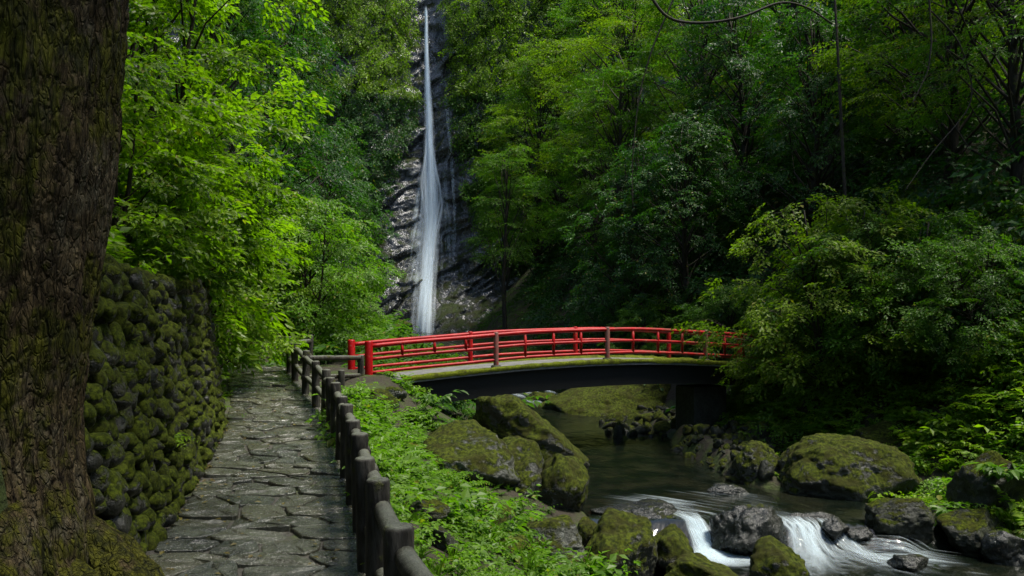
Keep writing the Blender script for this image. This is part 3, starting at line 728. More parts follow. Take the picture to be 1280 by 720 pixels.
def add_rail(a, b_, r):
    a = np.array(a); b_ = np.array(b_); n = 9; t = np.linspace(-.02, 1.02, n)[:, None]
    P = a + (b_ - a) * t + np.cumsum(g.normal(0, .0025, (n, 3)), 0); R = r * (1 + .06 * g.normal(size=n))
    V, Q, T = tube(P - F0, R, 14); link("rail", mesh_np("fence_rail", V, tris=T, quads=Q, mat=M['log'], smooth=True), fence)
allp = [(.13, 1.4), (-.18, 2.45)] + PX
for k, (x, y) in enumerate(allp): add_post(x, y, float(zp(y)) + (.0 if k % 2 else -.025), k)
for (x0, y0), (x1, y1) in zip(allp[:-1], allp[1:]):
    for h, r in ((.635, .05), (.30, .046)): add_rail((x0 + .02, y0, float(zp(y0)) + h + g.normal(0, .01)), (x1 + .02, y1, float(zp(y1)) + h + g.normal(0, .01)), r)
xe, ye = -4.62, 18.3; add_post(xe, ye, .52, 2)
for h in (.635, .3): add_rail((PX[-1][0], PX[-1][1], .5 + h), (xe, ye, .52 + h), .058)
xd, yd = PX[-3]; add_post(-3.17, 16.72, .12, 1)
add_rail((xd, yd, float(zp(yd)) + .64), (-3.17, 16.72, .33 + .50), .048); add_rail((xd, yd, float(zp(yd)) + .30), (-3.17, 16.72, .33 + .14), .046)
mid = ((xd - 3.02) / 2 - .05, (yd + 16.72) / 2); add_post(mid[0] + .1, mid[1], -.12, 3)

# ---------------------------------------------------------------- old tree beside the path
old = link("old_tree", None, loc=(-2.7, 4.0, 0))
tag(old, "massive mossy old tree trunk at the left edge of the path", "tree")
O0 = np.array(old.location)
zs = np.concatenate([np.linspace(-.3, 3.6, 230)[:-1], np.linspace(3.6, 9.5, 50)]); NT = 240
th = np.linspace(0, 2 * np.pi, NT, endpoint=False)
edge = lerp_table([(-.3, -2.02), (.3, -2.06), (.57, -2.08), (.77, -2.12), (.93, -2.14), (1.17, -2.14), (1.57, -2.07), (1.97, -2.01), (2.37, -1.93), (2.9, -1.88), (3.2, -1.86), (5, -1.82), (9.5, -1.7)])
V = []
for z in zs:
    R0 = .62 if z < 4 else .62 - .05 * (z - 4)
    cxx = float(edge(z)) - .74
    fl = .34 * math.exp(-(z + .3) / .42)
    lob = .5 + .5 * np.cos(th * 5 + .9) ; lob2 = np.clip(np.cos(th - 5.75), 0, 1) ** 6
    dirs = np.stack([np.cos(th), np.sin(th), np.full(NT, z)], -1)
    ridge = fbm(dirs * np.array([5.5, 5.5, .8]), 4, 51); big = fbm(dirs * np.array([1.2, 1.2, .7]), 3, 52)
    fur = fbm(dirs * np.array([7.5, 7.5, .55]), 2, 71); furm = np.clip(.6 + 1.2 * fbm(dirs * np.array([2, 2, .8]), 2, 74), .15, 1)
    crk = 1 - np.abs(fbm(dirs * np.array([9, 9, 1.6]), 2, 57)) * 2
    cl1, cl2, clv = cells(dirs * np.array([6.5, 6.5, 5.0]) + .5 * ridge[:, None], 61)
    R = -.012 * np.clip(1 - (cl2 - cl1) * 3, 0, 1) + .006 * clv + R0 + fl * (.25 + .75 * lob) + .10 * lob2 * math.exp(-max(z, 0) / .5) + .020 * ridge + .06 * big - .05 * np.clip(1 - np.abs(fur) * 3.2, 0, 1) ** 2 * furm - .016 * np.clip(crk, 0, 1) ** 3
    V.append(np.stack([cxx + R * np.cos(th), 4.0 + R * np.sin(th), np.full(NT, z) + .01 * big], -1))
V = np.vstack(V) - O0
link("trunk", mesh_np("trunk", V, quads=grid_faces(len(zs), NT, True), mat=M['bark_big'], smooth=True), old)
def knobbly(pts, rad, sides=40, rings=70, amp=.04, seed=1):
    P = np.array(pts, float); t = np.linspace(0, len(P) - 1, rings); i = np.arange(len(P))
    Q = np.stack([np.interp(t, i, P[:, k]) for k in range(3)], -1); R = np.interp(t, i, rad)
    for _ in range(10): Q[1:-1] = (Q[:-2] + 2 * Q[1:-1] + Q[2:]) / 4
    V, F, T = tube(Q, R, sides); c = np.vstack([np.repeat(Q, sides, 0), Q[0], Q[-1]]); d = V - c
    return c + d * (1 + amp / np.mean(rad) * fbm(V * np.array([6, 6, 6]), 3, seed))[:, None], F, T
for rp, rr_, sd in (([(-2.6, 4.2, .55), (-2.25, 4.14, .38), (-1.98, 4.06, .22), (-1.78, 3.9, .08), (-1.60, 3.66, -.04), (-1.42, 3.3, -.2)], [.20, .17, .14, .12, .10, .07], 5),
                    ([(-2.6, 4.1, .45), (-2.3, 3.95, .36), (-2.08, 3.8, .24), (-1.95, 3.6, .08), (-1.86, 3.4, -.06), (-1.8, 3.1, -.2)], [.20, .17, .13, .12, .10, .07], 15),
                    ([(-2.5, 4.4, .45), (-2.2, 4.4, .26), (-1.95, 4.36, .10), (-1.75, 4.22, .0), (-1.6, 4.1, -.08), (-1.5, 4.0, -.16)], [.17, .13, .10, .085, .07, .05], 25)):
    V, F, T = knobbly(rp, rr_, amp=.05, seed=sd)
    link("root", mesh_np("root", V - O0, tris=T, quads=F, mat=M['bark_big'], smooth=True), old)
V, F, T = knobbly([(-2.6, 3.9, .7), (-2.35, 3.6, .45), (-2.2, 3.35, .2), (-2.1, 3.0, -.1)], [.25, .22, .17, .12], amp=.05, seed=8)
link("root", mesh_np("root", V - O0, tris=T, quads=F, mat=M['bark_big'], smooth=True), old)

# ---------------------------------------------------------------- boulders
def boulder(px, py_, d, wpx, hpx, depth, mat, label, seed, yaw=0.0, tilt=0.0, roll=0.0, name="boulder", sub=4, ncut=13, cut=.5, group=None, sink=.0, rough=.2):
    """centre given by direction and distance, size by angular width and height"""
    x = (px - 640) / 1000 * d; z = 1.55 - (py_ - 405) / 1000 * d
    V, F = rock_shape(5 if wpx * d > 1100 else sub, seed, ncut, cut, rough, .07, 26); BOULD.append((x, d, wpx / 1000 * d / 2, depth / 2))
    V = V / np.array([np.ptp(V[:, 0]), np.ptp(V[:, 1]), np.ptp(V[:, 2])])
    V = V * np.array([wpx / 1000 * d, depth, hpx / 1000 * d])
    # small-scale relief on the real size
    nrm = V / (np.linalg.norm(V, axis=1, keepdims=True) + 1e-6)
    V = V + nrm * (.06 * fbm(V * 3.0 + seed, 5, seed + 3, 2.1, .6))[:, None] * min(1.0, d / 14)
    o = link(name, mesh_np(name, V, tris=F, mat=M[mat], smooth=True), loc=(x, d, z - sink), rot=(tilt, roll, yaw))
    return tag(o, label, "rock", group)
BOULD = []
BG = "boulders in and along the stream"
boulder(655, 556, 17.0, 165, 112, 2.2, 'rock_full', "long whale-backed mossy boulder sloping down under the bridge", 11, .1, 0, .32, group=BG)
boulder(584, 586, 13.2, 140, 118, 1.9, 'rock_grey', "big bare grey boulder beside the herbs below the fence", 22, .3, 0, .1, group=BG)
boulder(650, 610, 13.7, 122, 124, 1.6, 'rock_moss', "cracked boulder with plants between the grey boulder and the upright mossy one", 27, .8, 0, .1, group=BG)
boulder(707, 616, 13.2, 70, 100, 1.0, 'rock_full', "upright rounded mossy boulder at the water's edge under the bridge span", 33, .2, .0, .15, group=BG)
boulder(690, 690, 10.4, 110, 90, 1.2, 'rock_grey', "flat grey rock half buried in bright herbs at the bottom", 44, .2, 0, .1, group=BG)
boulder(782, 692, 10.9, 112, 130, 1.3, 'rock_full', "sloping moss-covered boulder beside the narrow chute", 55, .2, 0, .42, group=BG)
boulder(838, 690, 11.2, 72, 66, .8, 'rock_full', "small round mossy boulder at the foot of the narrow chute", 66, .4, 0, .05, group=BG)
boulder(880, 728, 10.3, 110, 66, .8, 'rock_full', "low bright green mossy stone at the very bottom of the stream", 71, .1, 0, .1, group=BG)
boulder(938, 672, 12.05, 108, 74, 1.0, 'rock_wet', "black wet rock standing between the two cascades", 82, .3, 0, .05, group=BG, ncut=12)
boulder(976, 706, 10.7, 84, 72, .8, 'rock_moss', "mossy topped stone below the black wet rock", 93, .3, 0, -.12, group=BG)
boulder(1130, 650, 12.35, 92, 66, .8, 'rock_bare', "flat-topped rounded dark stone right of the wide cascade", 104, .1, 0, 0, group=BG, cut=.75)
boulder(1058, 598, 15.0, 172, 108, 2.2, 'rock_moss', "largest mossy boulder on the right bank below the overhanging shrub", 403, .2, 0, .12, group=BG, cut=.66, ncut=10)
boulder(952, 588, 15.6, 78, 82, 1.1, 'rock_moss', "pointed brown boulder between the cobble bank and the largest mossy boulder", 126, .5, 0, -.1, group=BG)
boulder(760, 524, 26.5, 185, 88, 4.0, 'rock_full', "broad moss-covered rock slab seen beneath the bridge", 137, .1, 0, -.18, group=BG)
boulder(828, 540, 25.0, 80, 66, 2.0, 'rock_moss', "mossy rock against the bridge pier behind the slab", 141, .1, 0, -.3, group=BG)
boulder(677, 500, 28.5, 44, 26, 1.0, 'rock_moss', "small dark rock in the rapid upstream of the bridge", 148, .1, group=BG)
boulder(800, 646, 13.2, 120, 44, 1.3, 'rock_wet', "low wet rock with water sliding over it", 159, .3, 0, .16, group=BG, ncut=12, sink=.02)
boulder(915, 616, 14.5, 56, 22, .5, 'rock_wet', "small wet rock breaking the surface of the upper pool", 160, .2, group=BG)
boulder(1012, 652, 12.62, 110, 34, .35, 'rock_wet', "wet ledge under the wide cascade", 171, 0, group=BG, ncut=12, sink=.07)
boulder(1046, 662, 12.25, 40, 34, .4, 'rock_wet', "dark stone splitting the wide cascade", 305, .8, group=BG)
boulder(1076, 668, 12.15, 36, 22, .35, 'rock_wet', "small black stone amid the white water of the wide cascade", 182, .4, group=BG)
boulder(1136, 706, 11.2, 48, 26, .5, 'rock_wet', "glistening stone in the lower pool at the bottom edge", 193, .4, group=BG)
boulder(1262, 690, 11.6, 66, 60, .8, 'rock_wet', "dark shiny rock in the bottom right corner", 204, .4, group=BG)
boulder(1236, 612, 13.0, 84, 100, 1.2, 'rock_bare', "dark grey rock among large-leaved plants at the right edge", 216, .4, group=BG)
boulder(1215, 668, 12.2, 100, 60, .9, 'rock_bare', "low dark rock at the waterline near the right edge", 224, .2, group=BG)
boulder(1110, 560, 16.6, 90, 56, 1.2, 'rock_moss', "mossy hump behind the largest boulder", 228, .2, group=BG)
boulder(536, 638, 8.4, 52, 34, .5, 'rock_bare', "small dark stone among the herbs just right of the fence", 231, .5, group=BG)
boulder(552, 680, 7.4, 52, 70, .5, 'rock_bare', "slanting dark stone beside the nearest fence posts", 242, .6, 0, -.4, group=BG)
boulder(612, 650, 10.6, 60, 40, .7, 'rock_moss', "half-buried mossy stone between the herbs and the cracked boulder", 271, .3, group=BG)
boulder(735, 668, 11.7, 48, 44, .6, 'rock_moss', "small mossy stone squeezed beside the upright mossy boulder", 277, .6, group=BG)
boulder(640, 690, 9.2, 60, 40, .6, 'rock_moss', "low mossy stone left of the flat grey rock", 283, .2, group=BG)
boulder(452, 488, 16.0, 26, 16, .4, 'rock_grey', "small grey rubble stone by the near bridge post", 291, .2, group=BG)
boulder(492, 494, 15.8, 30, 18, .4, 'rock_grey', "pale rubble stone just under the girder's left end", 297, .9, group=BG)
boulder(474, 500, 15.2, 46, 30, .6, 'rock_grey', "grey rubble stone at the left foot of the bridge", 250, .2, group=BG)
boulder(488, 424, 44, 80, 46, 4, 'rock_full', "distant mossy rock at the foot of the waterfall", 263, .2, group=BG)

# cobble bank below the bridge pier
bank_v = []
bx = np.linspace(3.3, 6.4, 40); by = np.linspace(14.6, 20.6, 60)
BX, BY = np.meshgrid(bx, by, indexing='ij')
lift = .42 * sst(0, .9, BX - (sc(BY) + sw(BY)) + .35) * sst(14.6, 15.6, BY) * sst(6.4, 5.6, BX)
BZ = terrain(BX, BY) + lift - .05
bank = link("cobble_bank", mesh_np("cobble_bank", np.stack([BX, BY, BZ], -1), quads=grid_faces(40, 60), mat=M['soil'], smooth=True))
tag(bank, "bank of loose dark cobbles at the foot of the bridge pier", "cobbles")
cob = []
for k in range(8):
    V, F = rock_shape(2, 300 + k, 12, .48, .2, .09, 30); cob.append(mesh_np("cobble", V, tris=F, mat=M['rock_bare' if k % 3 else 'rock_moss'], smooth=True))
g = np.random.default_rng(77); placed = []; tries = 0
def bank_z(x, y): return zt(x, y) + .42 * float(sst(0, .9, x - float(sc(y) + sw(y)) + .35) * sst(14.6, 15.6, y) * sst(6.4, 5.6, x)) - .05
while len(placed) < 170 and tries < 6000:
    tries += 1; y = g.uniform(15.0, 20.2); x = g.uniform(3.4, 6.3); r = .07 + .17 * g.random() ** 2
    if x < float(sc(y) + sw(y)) - .1: continue
    if any((x - a) ** 2 + (y - b_) ** 2 < (.75 * (r + c)) ** 2 for a, b_, c in placed): continue
    placed.append((x, y, r))
    link("cobble", cob[int(g.integers(8))], bank, (x, y, bank_z(x, y) + r * .35), tuple(g.uniform(0, 6, 3)), (r * g.uniform(.9, 1.4), r * g.uniform(.8, 1.2), r * g.uniform(.6, .9)))
# cobbles along the far shore under the bridge
shore = link("shore_gravel", mesh_np("shore_gravel", np.stack([BX * 0 + np.linspace(2.6, 5.2, 40)[:, None], BY * 0 + np.linspace(21, 27, 60)[None], terrain(BX * 0 + np.linspace(2.6, 5.2, 40)[:, None], BY * 0 + np.linspace(21, 27, 60)[None]) + .12], -1), quads=grid_faces(40, 60), mat=M['soil'], smooth=True))
tag(shore, "dark stony shore under the bridge, beside the mossy slab", "cobbles")
placed = []; tries = 0
while len(placed) < 60 and tries < 4000:
    tries += 1; y = g.uniform(21, 26.5); x = g.uniform(2.6, 4.9); r = .10 + .22 * g.random() ** 2
    if any((x - a) ** 2 + (y - b_) ** 2 < (.8 * (r + c)) ** 2 for a, b_, c in placed): continue
    placed.append((x, y, r))
    link("cobble", cob[int(g.integers(8))], shore, (x, y, max(zt(x, y) + .12, -1.5) + r * .2), tuple(g.uniform(0, 6, 3)), (r * g.uniform(.9, 1.4), r * g.uniform(.8, 1.2), r * g.uniform(.6, .9)))

# ---------------------------------------------------------------- foliage: leaves -> sprays -> crowns
def rot_zyx(yaw, pitch, roll):
    cy_, sy_, cp, sp, cr, sr = np.cos(yaw), np.sin(yaw), np.cos(pitch), np.sin(pitch), np.cos(roll), np.sin(roll)
    return np.stack([np.stack([cy_ * cp, cy_ * sp * sr - sy_ * cr, cy_ * sp * cr + sy_ * sr], -1),
                     np.stack([sy_ * cp, sy_ * sp * sr + cy_ * cr, sy_ * sp * cr - cy_ * sr], -1),
                     np.stack([-sp, cp * sr, cp * cr], -1)], -2)
def leaf_shape(full, wr):
    if full:      # pointed leaf, folded along the midrib and curling down at the tip
        V = np.array([(0, 0, 0), (.30, -wr, .07), (.68, -.72 * wr, .02), (1, 0, -.14), (.68, .72 * wr, .02), (.30, wr, .07), (.36, 0, -.01), (.7, 0, -.04)])
        T = np.array([(0, 1, 6), (6, 1, 2), (6, 2, 7), (7, 2, 3), (0, 6, 5), (6, 4, 5), (6, 7, 4), (7, 3, 4)])
    else:
        V = np.array([(0, 0, 0), (.45, -wr, .05), (1, 0, -.10), (.45, wr, .05)]); T = np.array([(0, 1, 2), (0, 2, 3)])
    return V, T
def build_leaves(P, yaw, pitch, roll, size, full, wr):
    LV, LT = leaf_shape(full, wr); R = rot_zyx(yaw, pitch, roll)
    V = np.einsum('nij,kj->nki', R, LV) * size[:, None, None] + P[:, None]
    T = LT[None] + (np.arange(len(P)) * len(LV))[:, None, None]
    return V.reshape(-1, 3), T.reshape(-1, 3)
def spray(g, L=.6, leaf=.09, wr=.26, nmain=9, nside=4, full=False, droop=.15, spread=.85, side_len=.5):
    P, Y = [], []
    def twig(o, yaw, ln, n):
        for i in range(n):
            f = (i + .7) / n; s = 1 if i % 2 else -1
            P.append((o[0] + math.cos(yaw) * ln * f, o[1] + math.sin(yaw) * ln * f, -droop * L * ((o[0] + math.cos(yaw) * ln * f) / L) ** 2)); Y.append(yaw + s * spread * (1 - .5 * f) + g.normal(0, .15))
        P.append((o[0] + math.cos(yaw) * ln, o[1] + math.sin(yaw) * ln, -droop * L)); Y.append(yaw)
    twig((0, 0), 0, L, nmain)
    for k in range(nside):
        f = .15 + .65 * k / max(nside, 1); s = 1 if k % 2 else -1
        twig((L * f, 0), s * g.uniform(.5, .9), L * side_len * (1.1 - .6 * f), max(3, int(nmain * side_len)))
    P = np.array(P); n = len(P)
    return build_leaves(P + g.normal(0, .012 * L, (n, 3)), np.array(Y), g.normal(.22, .28, n), g.normal(0, .38, n), leaf * g.uniform(.65, 1.15, n), full, wr)
def rosette(g, n=8, h=.25, leaf=.12, wr=.28, full=True, pinnate=True):
    """a small herb: stems rising and arching out, each with paired leaflets"""
    P, Y, Pi, S = [], [], [], []
    for k in range(n):
        a = g.uniform(0, 6.28); ln = h * g.uniform(.6, 1.2); m = 4 if pinnate else 1
        for j in range(m):
            f = (j + 1) / m; r = ln * .95 * f; z = ln * (1.15 * f - .55 * f * f)
            if j < m - 1 or not pinnate:
                for s in (-1, 1):
                    P.append((math.cos(a) * r, math.sin(a) * r, z)); Y.append(a + s * 1.0); Pi.append(g.normal(.15, .25)); S.append(leaf * g.uniform(.6, 1))
            P.append((math.cos(a) * r, math.sin(a) * r, z)); Y.append(a + g.normal(0, .2)); Pi.append(g.normal(.25, .2)); S.append(leaf * g.uniform(.8, 1.15))
    n = len(P)
    return build_leaves(np.array(P), np.array(Y), np.array(Pi), g.normal(0, .3, n), np.array(S), full, wr)
def fern(g, n=9, L=.5):
    P, Y, Pi, S = [], [], [], []
    for k in range(n):
        a = k / n * 6.28 + g.normal(0, .25); ln = L * g.uniform(.7, 1.15)
        for j in range(13):
            f = (j + 1) / 13; r = ln * f; z = ln * (.95 * f - .95 * f * f); w = ln * .30 * math.sin(math.pi * min(1, f * .85 + .15)) * (1.05 - .5 * f)
            for s in (-1, 1):
                P.append((math.cos(a) * r, math.sin(a) * r, z)); Y.append(a + s * 1.2); Pi.append(.12); S.append(w)
    n = len(P)
    return build_leaves(np.array(P), np.array(Y), np.array(Pi) + g.normal(0, .08, n), g.normal(0, .15, n), np.array(S), False, .17)
def scatter(templates, pos, yaw, pitch, roll, scale, g):
    Vs, Ts, n = [], [], 0; pick = g.integers(0, len(templates), len(pos))
    for k, (TV, TT) in enumerate(templates):
        i = np.where(pick == k)[0]
        if not len(i): continue
        R = rot_zyx(yaw[i], pitch[i], roll[i]); V = np.einsum('nij,kj->nki', R, TV) * scale[i][:, None, None] + pos[i][:, None]
        T = TT[None] + (n + np.arange(len(i)) * len(TV))[:, None, None]
        Vs.append(V.reshape(-1, 3)); Ts.append(T.reshape(-1, 3)); n += len(i) * len(TV)
    return np.vstack(Vs), np.vstack(Ts)

gs = np.random.default_rng(2024)
SP_NEAR = [spray(gs, .55, .105, .25, 8, 4, True, .18) for _ in range(6)]          # big clear leaves, close to the path
SP_MAPLE = [spray(gs, .75, .115, .22, 9, 5, False, .14, .95) for _ in range(6)]    # flat layered sprays
SP_OVAL = [spray(gs, .5, .12, .30, 7, 4, False, .3, .8) for _ in range(6)]         # glossy, drooping
SP_FAR = [spray(gs, .9, .19, .30, 6, 3, False, .2, .9) for _ in range(6)]          # for the farthest slopes

def crown_tree(seed, H=9.0, base=.3, R=2.6, K=46, M_=14, sprays=SP_MAPLE, flat=.16, lean=(0, 0), disc=.62, tr=.13, pitch=.1, stems=1, shape=1.0, ssc=1.0):
    """returns (trunk mesh builder, crown verts, crown tris) of a tree of height H standing at the origin"""
    g = np.random.default_rng(seed); wood = MB(); P, Y, PI = [], [], []
    axes = []
    for s in range(stems):
        a = g.uniform(0, 6.28); sp = (0 if stems == 1 else .32 * R)
        n = 9; f = np.linspace(0, 1, n); wob = np.cumsum(g.normal(0, .02 * H, (n, 2)), 0); wob -= wob[0]
        ax = np.stack([lean[0] * f ** 1.5 + wob[:, 0] * .5 + sp * math.cos(a) * f, lean[1] * f ** 1.5 + wob[:, 1] * .5 + sp * math.sin(a) * f, -.35 + (H * .93 + .35) * f], -1)
        axes.append(ax); wood.tube(ax, tr * (1.15 - .95 * f) / (1 if stems == 1 else 1.5) + .008, 9)
    for k in range(K):
        ax = axes[int(g.integers(stems))]
        u = (k + g.random()) / K; hz = base + (1 - base) * u                       # height of this branch's foliage
        prof = math.sin(math.pi * min(1, .18 + .82 * u) ** shape) ** .7 if u < .98 else .25
        rr = R * max(.22, prof) * math.sqrt(g.uniform(.12, 1.0)); a = k * 2.399 + g.normal(0, .35)
        j = max(.05, hz - .12 - .12 * rr / R); c0 = np.array([np.interp(j, np.linspace(0, 1, 9), ax[:, q]) for q in range(3)])
        cx_ = np.array([np.interp(min(hz, 1), np.linspace(0, 1, 9), ax[:, q]) for q in range(3)])
        c = np.array([cx_[0] + rr * math.cos(a), cx_[1] + rr * math.sin(a), H * hz - .10 * rr])
        m = (c0 + c) / 2 + np.array([0, 0, .08 * rr]) + g.normal(0, .05 * R, 3)
        e = c + .35 * disc * np.array([math.cos(a), math.sin(a), -.12])
        wood.tube([c0, m, c, e], [tr * .36, tr * .22, tr * .11, .004], 5, False)
        for t in range(M_):
            rad = disc * math.sqrt(g.random()); b_ = g.uniform(0, 6.28)
            p = c + np.array([rad * math.cos(b_), rad * math.sin(b_), g.normal(0, flat) * disc - .22 * rad * rad])
            out = math.atan2(p[1] - c0[1], p[0] - c0[0]); P.append(p); Y.append(out + g.normal(0, .75)); PI.append(g.normal(pitch, .22))
            if t % 5 == 0: wood.tube([c, (c + p) / 2 + np.array([0, 0, .03]), p], [tr * .08, tr * .05, .003], 3, False)
    P = np.array(P); n = len(P)
    V, T = scatter(sprays, P, np.array(Y), np.array(PI), g.normal(0, .28, n), ssc * g.uniform(.75, 1.2, n), g)
    return wood, V, T
PROTO = {}
def proto(key, leafm, barkm='bark', **kw):
    w, V, T = crown_tree(**kw)
    PROTO[key] = (w.mesh("tree_trunk_" + key, M[barkm]), mesh_np("tree_crown_" + key, V, tris=T, mat=M[leafm]))
proto('tier1', 'leaf_mid', seed=1, H=9, base=.28, R=2.9, K=48, M_=15)
proto('tier2', 'leaf_mid', seed=2, H=9, base=.22, R=3.0, K=52, M_=14, lean=(.8, .2))
proto('tier3', 'leaf_yellow', seed=3, H=9, base=.35, R=3.2, K=40, M_=15, flat=.1, disc=.75)
proto('slender', 'leaf_mid', seed=26, H=9, base=.42, R=1.3, K=22, M_=13, flat=.1, disc=.55, tr=.10)
proto('dark1', 'leaf_dark', seed=4, H=9, base=.12, R=2.6, K=70, M_=14, sprays=SP_OVAL, flat=.3, disc=.6, pitch=.3)
proto('dark2', 'leaf_dark', seed=5, H=9, base=.10, R=2.9, K=74, M_=13, sprays=SP_OVAL, flat=.3, disc=.65, pitch=.3)
proto('mid3', 'leaf_mid', seed=6, H=9, base=.15, R=2.8, K=64, M_=13, sprays=SP_OVAL, flat=.26, disc=.62, pitch=.25)
SP_PAD = [spray(gs, .5, .115, .27, 8, 5, True, .16, .9, .6) for _ in range(6)]
SP_BIG = [spray(gs, .55, .21, .20, 5, 2, True, .35, .7, .5) for _ in range(4)]
NEAR_H = {'ntall': 5.6, 'ntall2': 7.0, 'ndome': 2.6, 'ndome2': 2.8, 'nwide': 4.2, 'nround': 4.4, 'nbig': 2.6}
proto('ntall', 'leaf_left', seed=7, H=5.6, base=.15, R=1.75, K=34, M_=15, sprays=SP_PAD, flat=.09, disc=.62, tr=.06, stems=3, pitch=.12)
proto('ntall2', 'leaf_left', seed=17, H=7.0, base=.2, R=2.0, K=40, M_=15, sprays=SP_PAD, flat=.09, disc=.7, tr=.07, stems=2, pitch=.12)
proto('ndome', 'leaf_left', seed=8, H=2.6, base=.15, R=1.3, K=26, M_=13, sprays=SP_PAD, flat=.12, disc=.5, tr=.04, stems=4, pitch=.2, ssc=.9)
proto('ndome2', 'leaf_left', seed=18, H=2.8, base=.12, R=1.35, K=28, M_=13, sprays=SP_PAD, flat=.12, disc=.5, tr=.04, stems=4, pitch=.2, ssc=.9)
proto('nwide', 'leaf_left', seed=19, H=4.2, base=.15, R=2.1, K=44, M_=15, sprays=SP_PAD, flat=.09, disc=.65, tr=.06, stems=3, pitch=.12)
proto('nround', 'leaf_herb', seed=20, H=4.4, base=.08, R=1.7, K=56, M_=12, sprays=SP_NEAR, flat=.16, disc=.5, tr=.05, stems=4, pitch=.3)
proto('nbig', 'leaf_left', seed=21, H=2.6, base=.3, R=1.0, K=14, M_=9, sprays=SP_BIG, flat=.12, disc=.45, tr=.04, stems=3, pitch=.35)
proto('shrub1', 'leaf_mid', seed=9, H=4.2, base=.06, R=2.3, K=84, M_=12, sprays=SP_OVAL, flat=.3, disc=.5, tr=.05, stems=5, pitch=.35, ssc=.8)
proto('shrub2', 'leaf_yellow', seed=10, H=4.2, base=.06, R=2.3, K=84, M_=12, sprays=SP_OVAL, flat=.3, disc=.5, tr=.05, stems=5, pitch=.35, ssc=.8)

def tree(px, d, key, label, h, yaw=0.0, wide=1.0, name="forest_tree", group=None, cat="tree", dz=0.0, x=None, tilt=(0, 0)):
    x = (px - 640) / 1000 * d if x is None else x
    H0 = NEAR_H.get(key, 4.2 if key.startswith('shrub') else 9.0)
    s = h / H0
    e = link(name, None, loc=(x, d, zt(x, d) - .1 + dz), rot=(tilt[0], tilt[1], yaw), scale=(s * wide, s * wide, s)); e.empty_display_size = .4
    link("trunk", PROTO[key][0], e); link("crown", PROTO[key][1], e)
    return tag(e, label, cat, group)
GL = "bright leafy shrubs on the left bank"; GR = "trees on the right slope"; GC = "trees on the cliff and the far slopes"
# left bank, lit from the open valley
tree(150, 8.8, 'ndome', "bright leafy shrub on the wall top just beside the old trunk", 2.4, .4, 1.0, "leafy_shrub", GL, "shrub")
tree(212, 11.4, 'ndome2', "bright shrub hanging over the far end of the stone wall", 2.6, 1.9, 1.0, "leafy_shrub", GL, "shrub", dz=-.3)
tree(195, 11.2, 'ntall', "tall bright green shrub rising in the upper left behind the trunk", 5.4, 3.0, 1.0, "leafy_shrub", GL, "shrub")
tree(112, 13.0, 'ntall2', "bright foliage filling the top left corner next to the trunk", 7.0, 4.4, 1.0, "leafy_shrub", GL, "shrub")
tree(256, 15.6, 'nwide', "bright spreading shrub with branch tips pointing at the waterfall", 4.2, 5.2, 1.0, "leafy_shrub", GL, "shrub")
tree(300, 20.8, 'ndome', "yellow-green shrub on the slope where the path ends", 2.4, .9, 1.1, "leafy_shrub", GL, "shrub")
tree(240, 14.0, 'nbig', "shrub with big drooping leaves above the end of the wall", 2.4, .9, 1.0, "leafy_shrub", GL, "shrub")
tree(384, 22.0, 'nround', "deep green rounded shrub behind the far end of the fence", 4.6, 2.2, 1.0, "leafy_shrub", GL, "shrub", dz=-.2)
tree(335, 22.0, 'ndome2', "bright shrub between the path end and the rounded shrub", 3.2, 3.3, 1.0, "leafy_shrub", GL, "shrub", dz=-.2)
tree(425, 27.5, 'nround', "dark shrub low beside the foot of the waterfall rocks", 3.4, 5.5, 1.0, "leafy_shrub", GL, "shrub", dz=-.6)
# far left slope and cliff; dark leaf kinds put its deep shade into colour
tree(330, 30, 'dark1', "dark evergreen tree in the shadow behind the bright shrubs", 10.5, .3, 1.0, group=GC)
tree(270, 24, 'dark2', "shadowed tree above the bright shrubs at the upper left", 9, 1.2, 1.0, group=GC)
tree(395, 41, 'dark1', "dark tree on the cliff left of the waterfall", 11, 2.1, 1.0, group=GC)
tree(412, 50, 'dark2', "tree on the ledge high left of the waterfall with sunlit top", 12, 2.9, .8, group=GC)
tree(365, 48, 'dark1', "tall tree on the dark slope above the ledge tree", 14, 4.1, 1.0, group=GC)
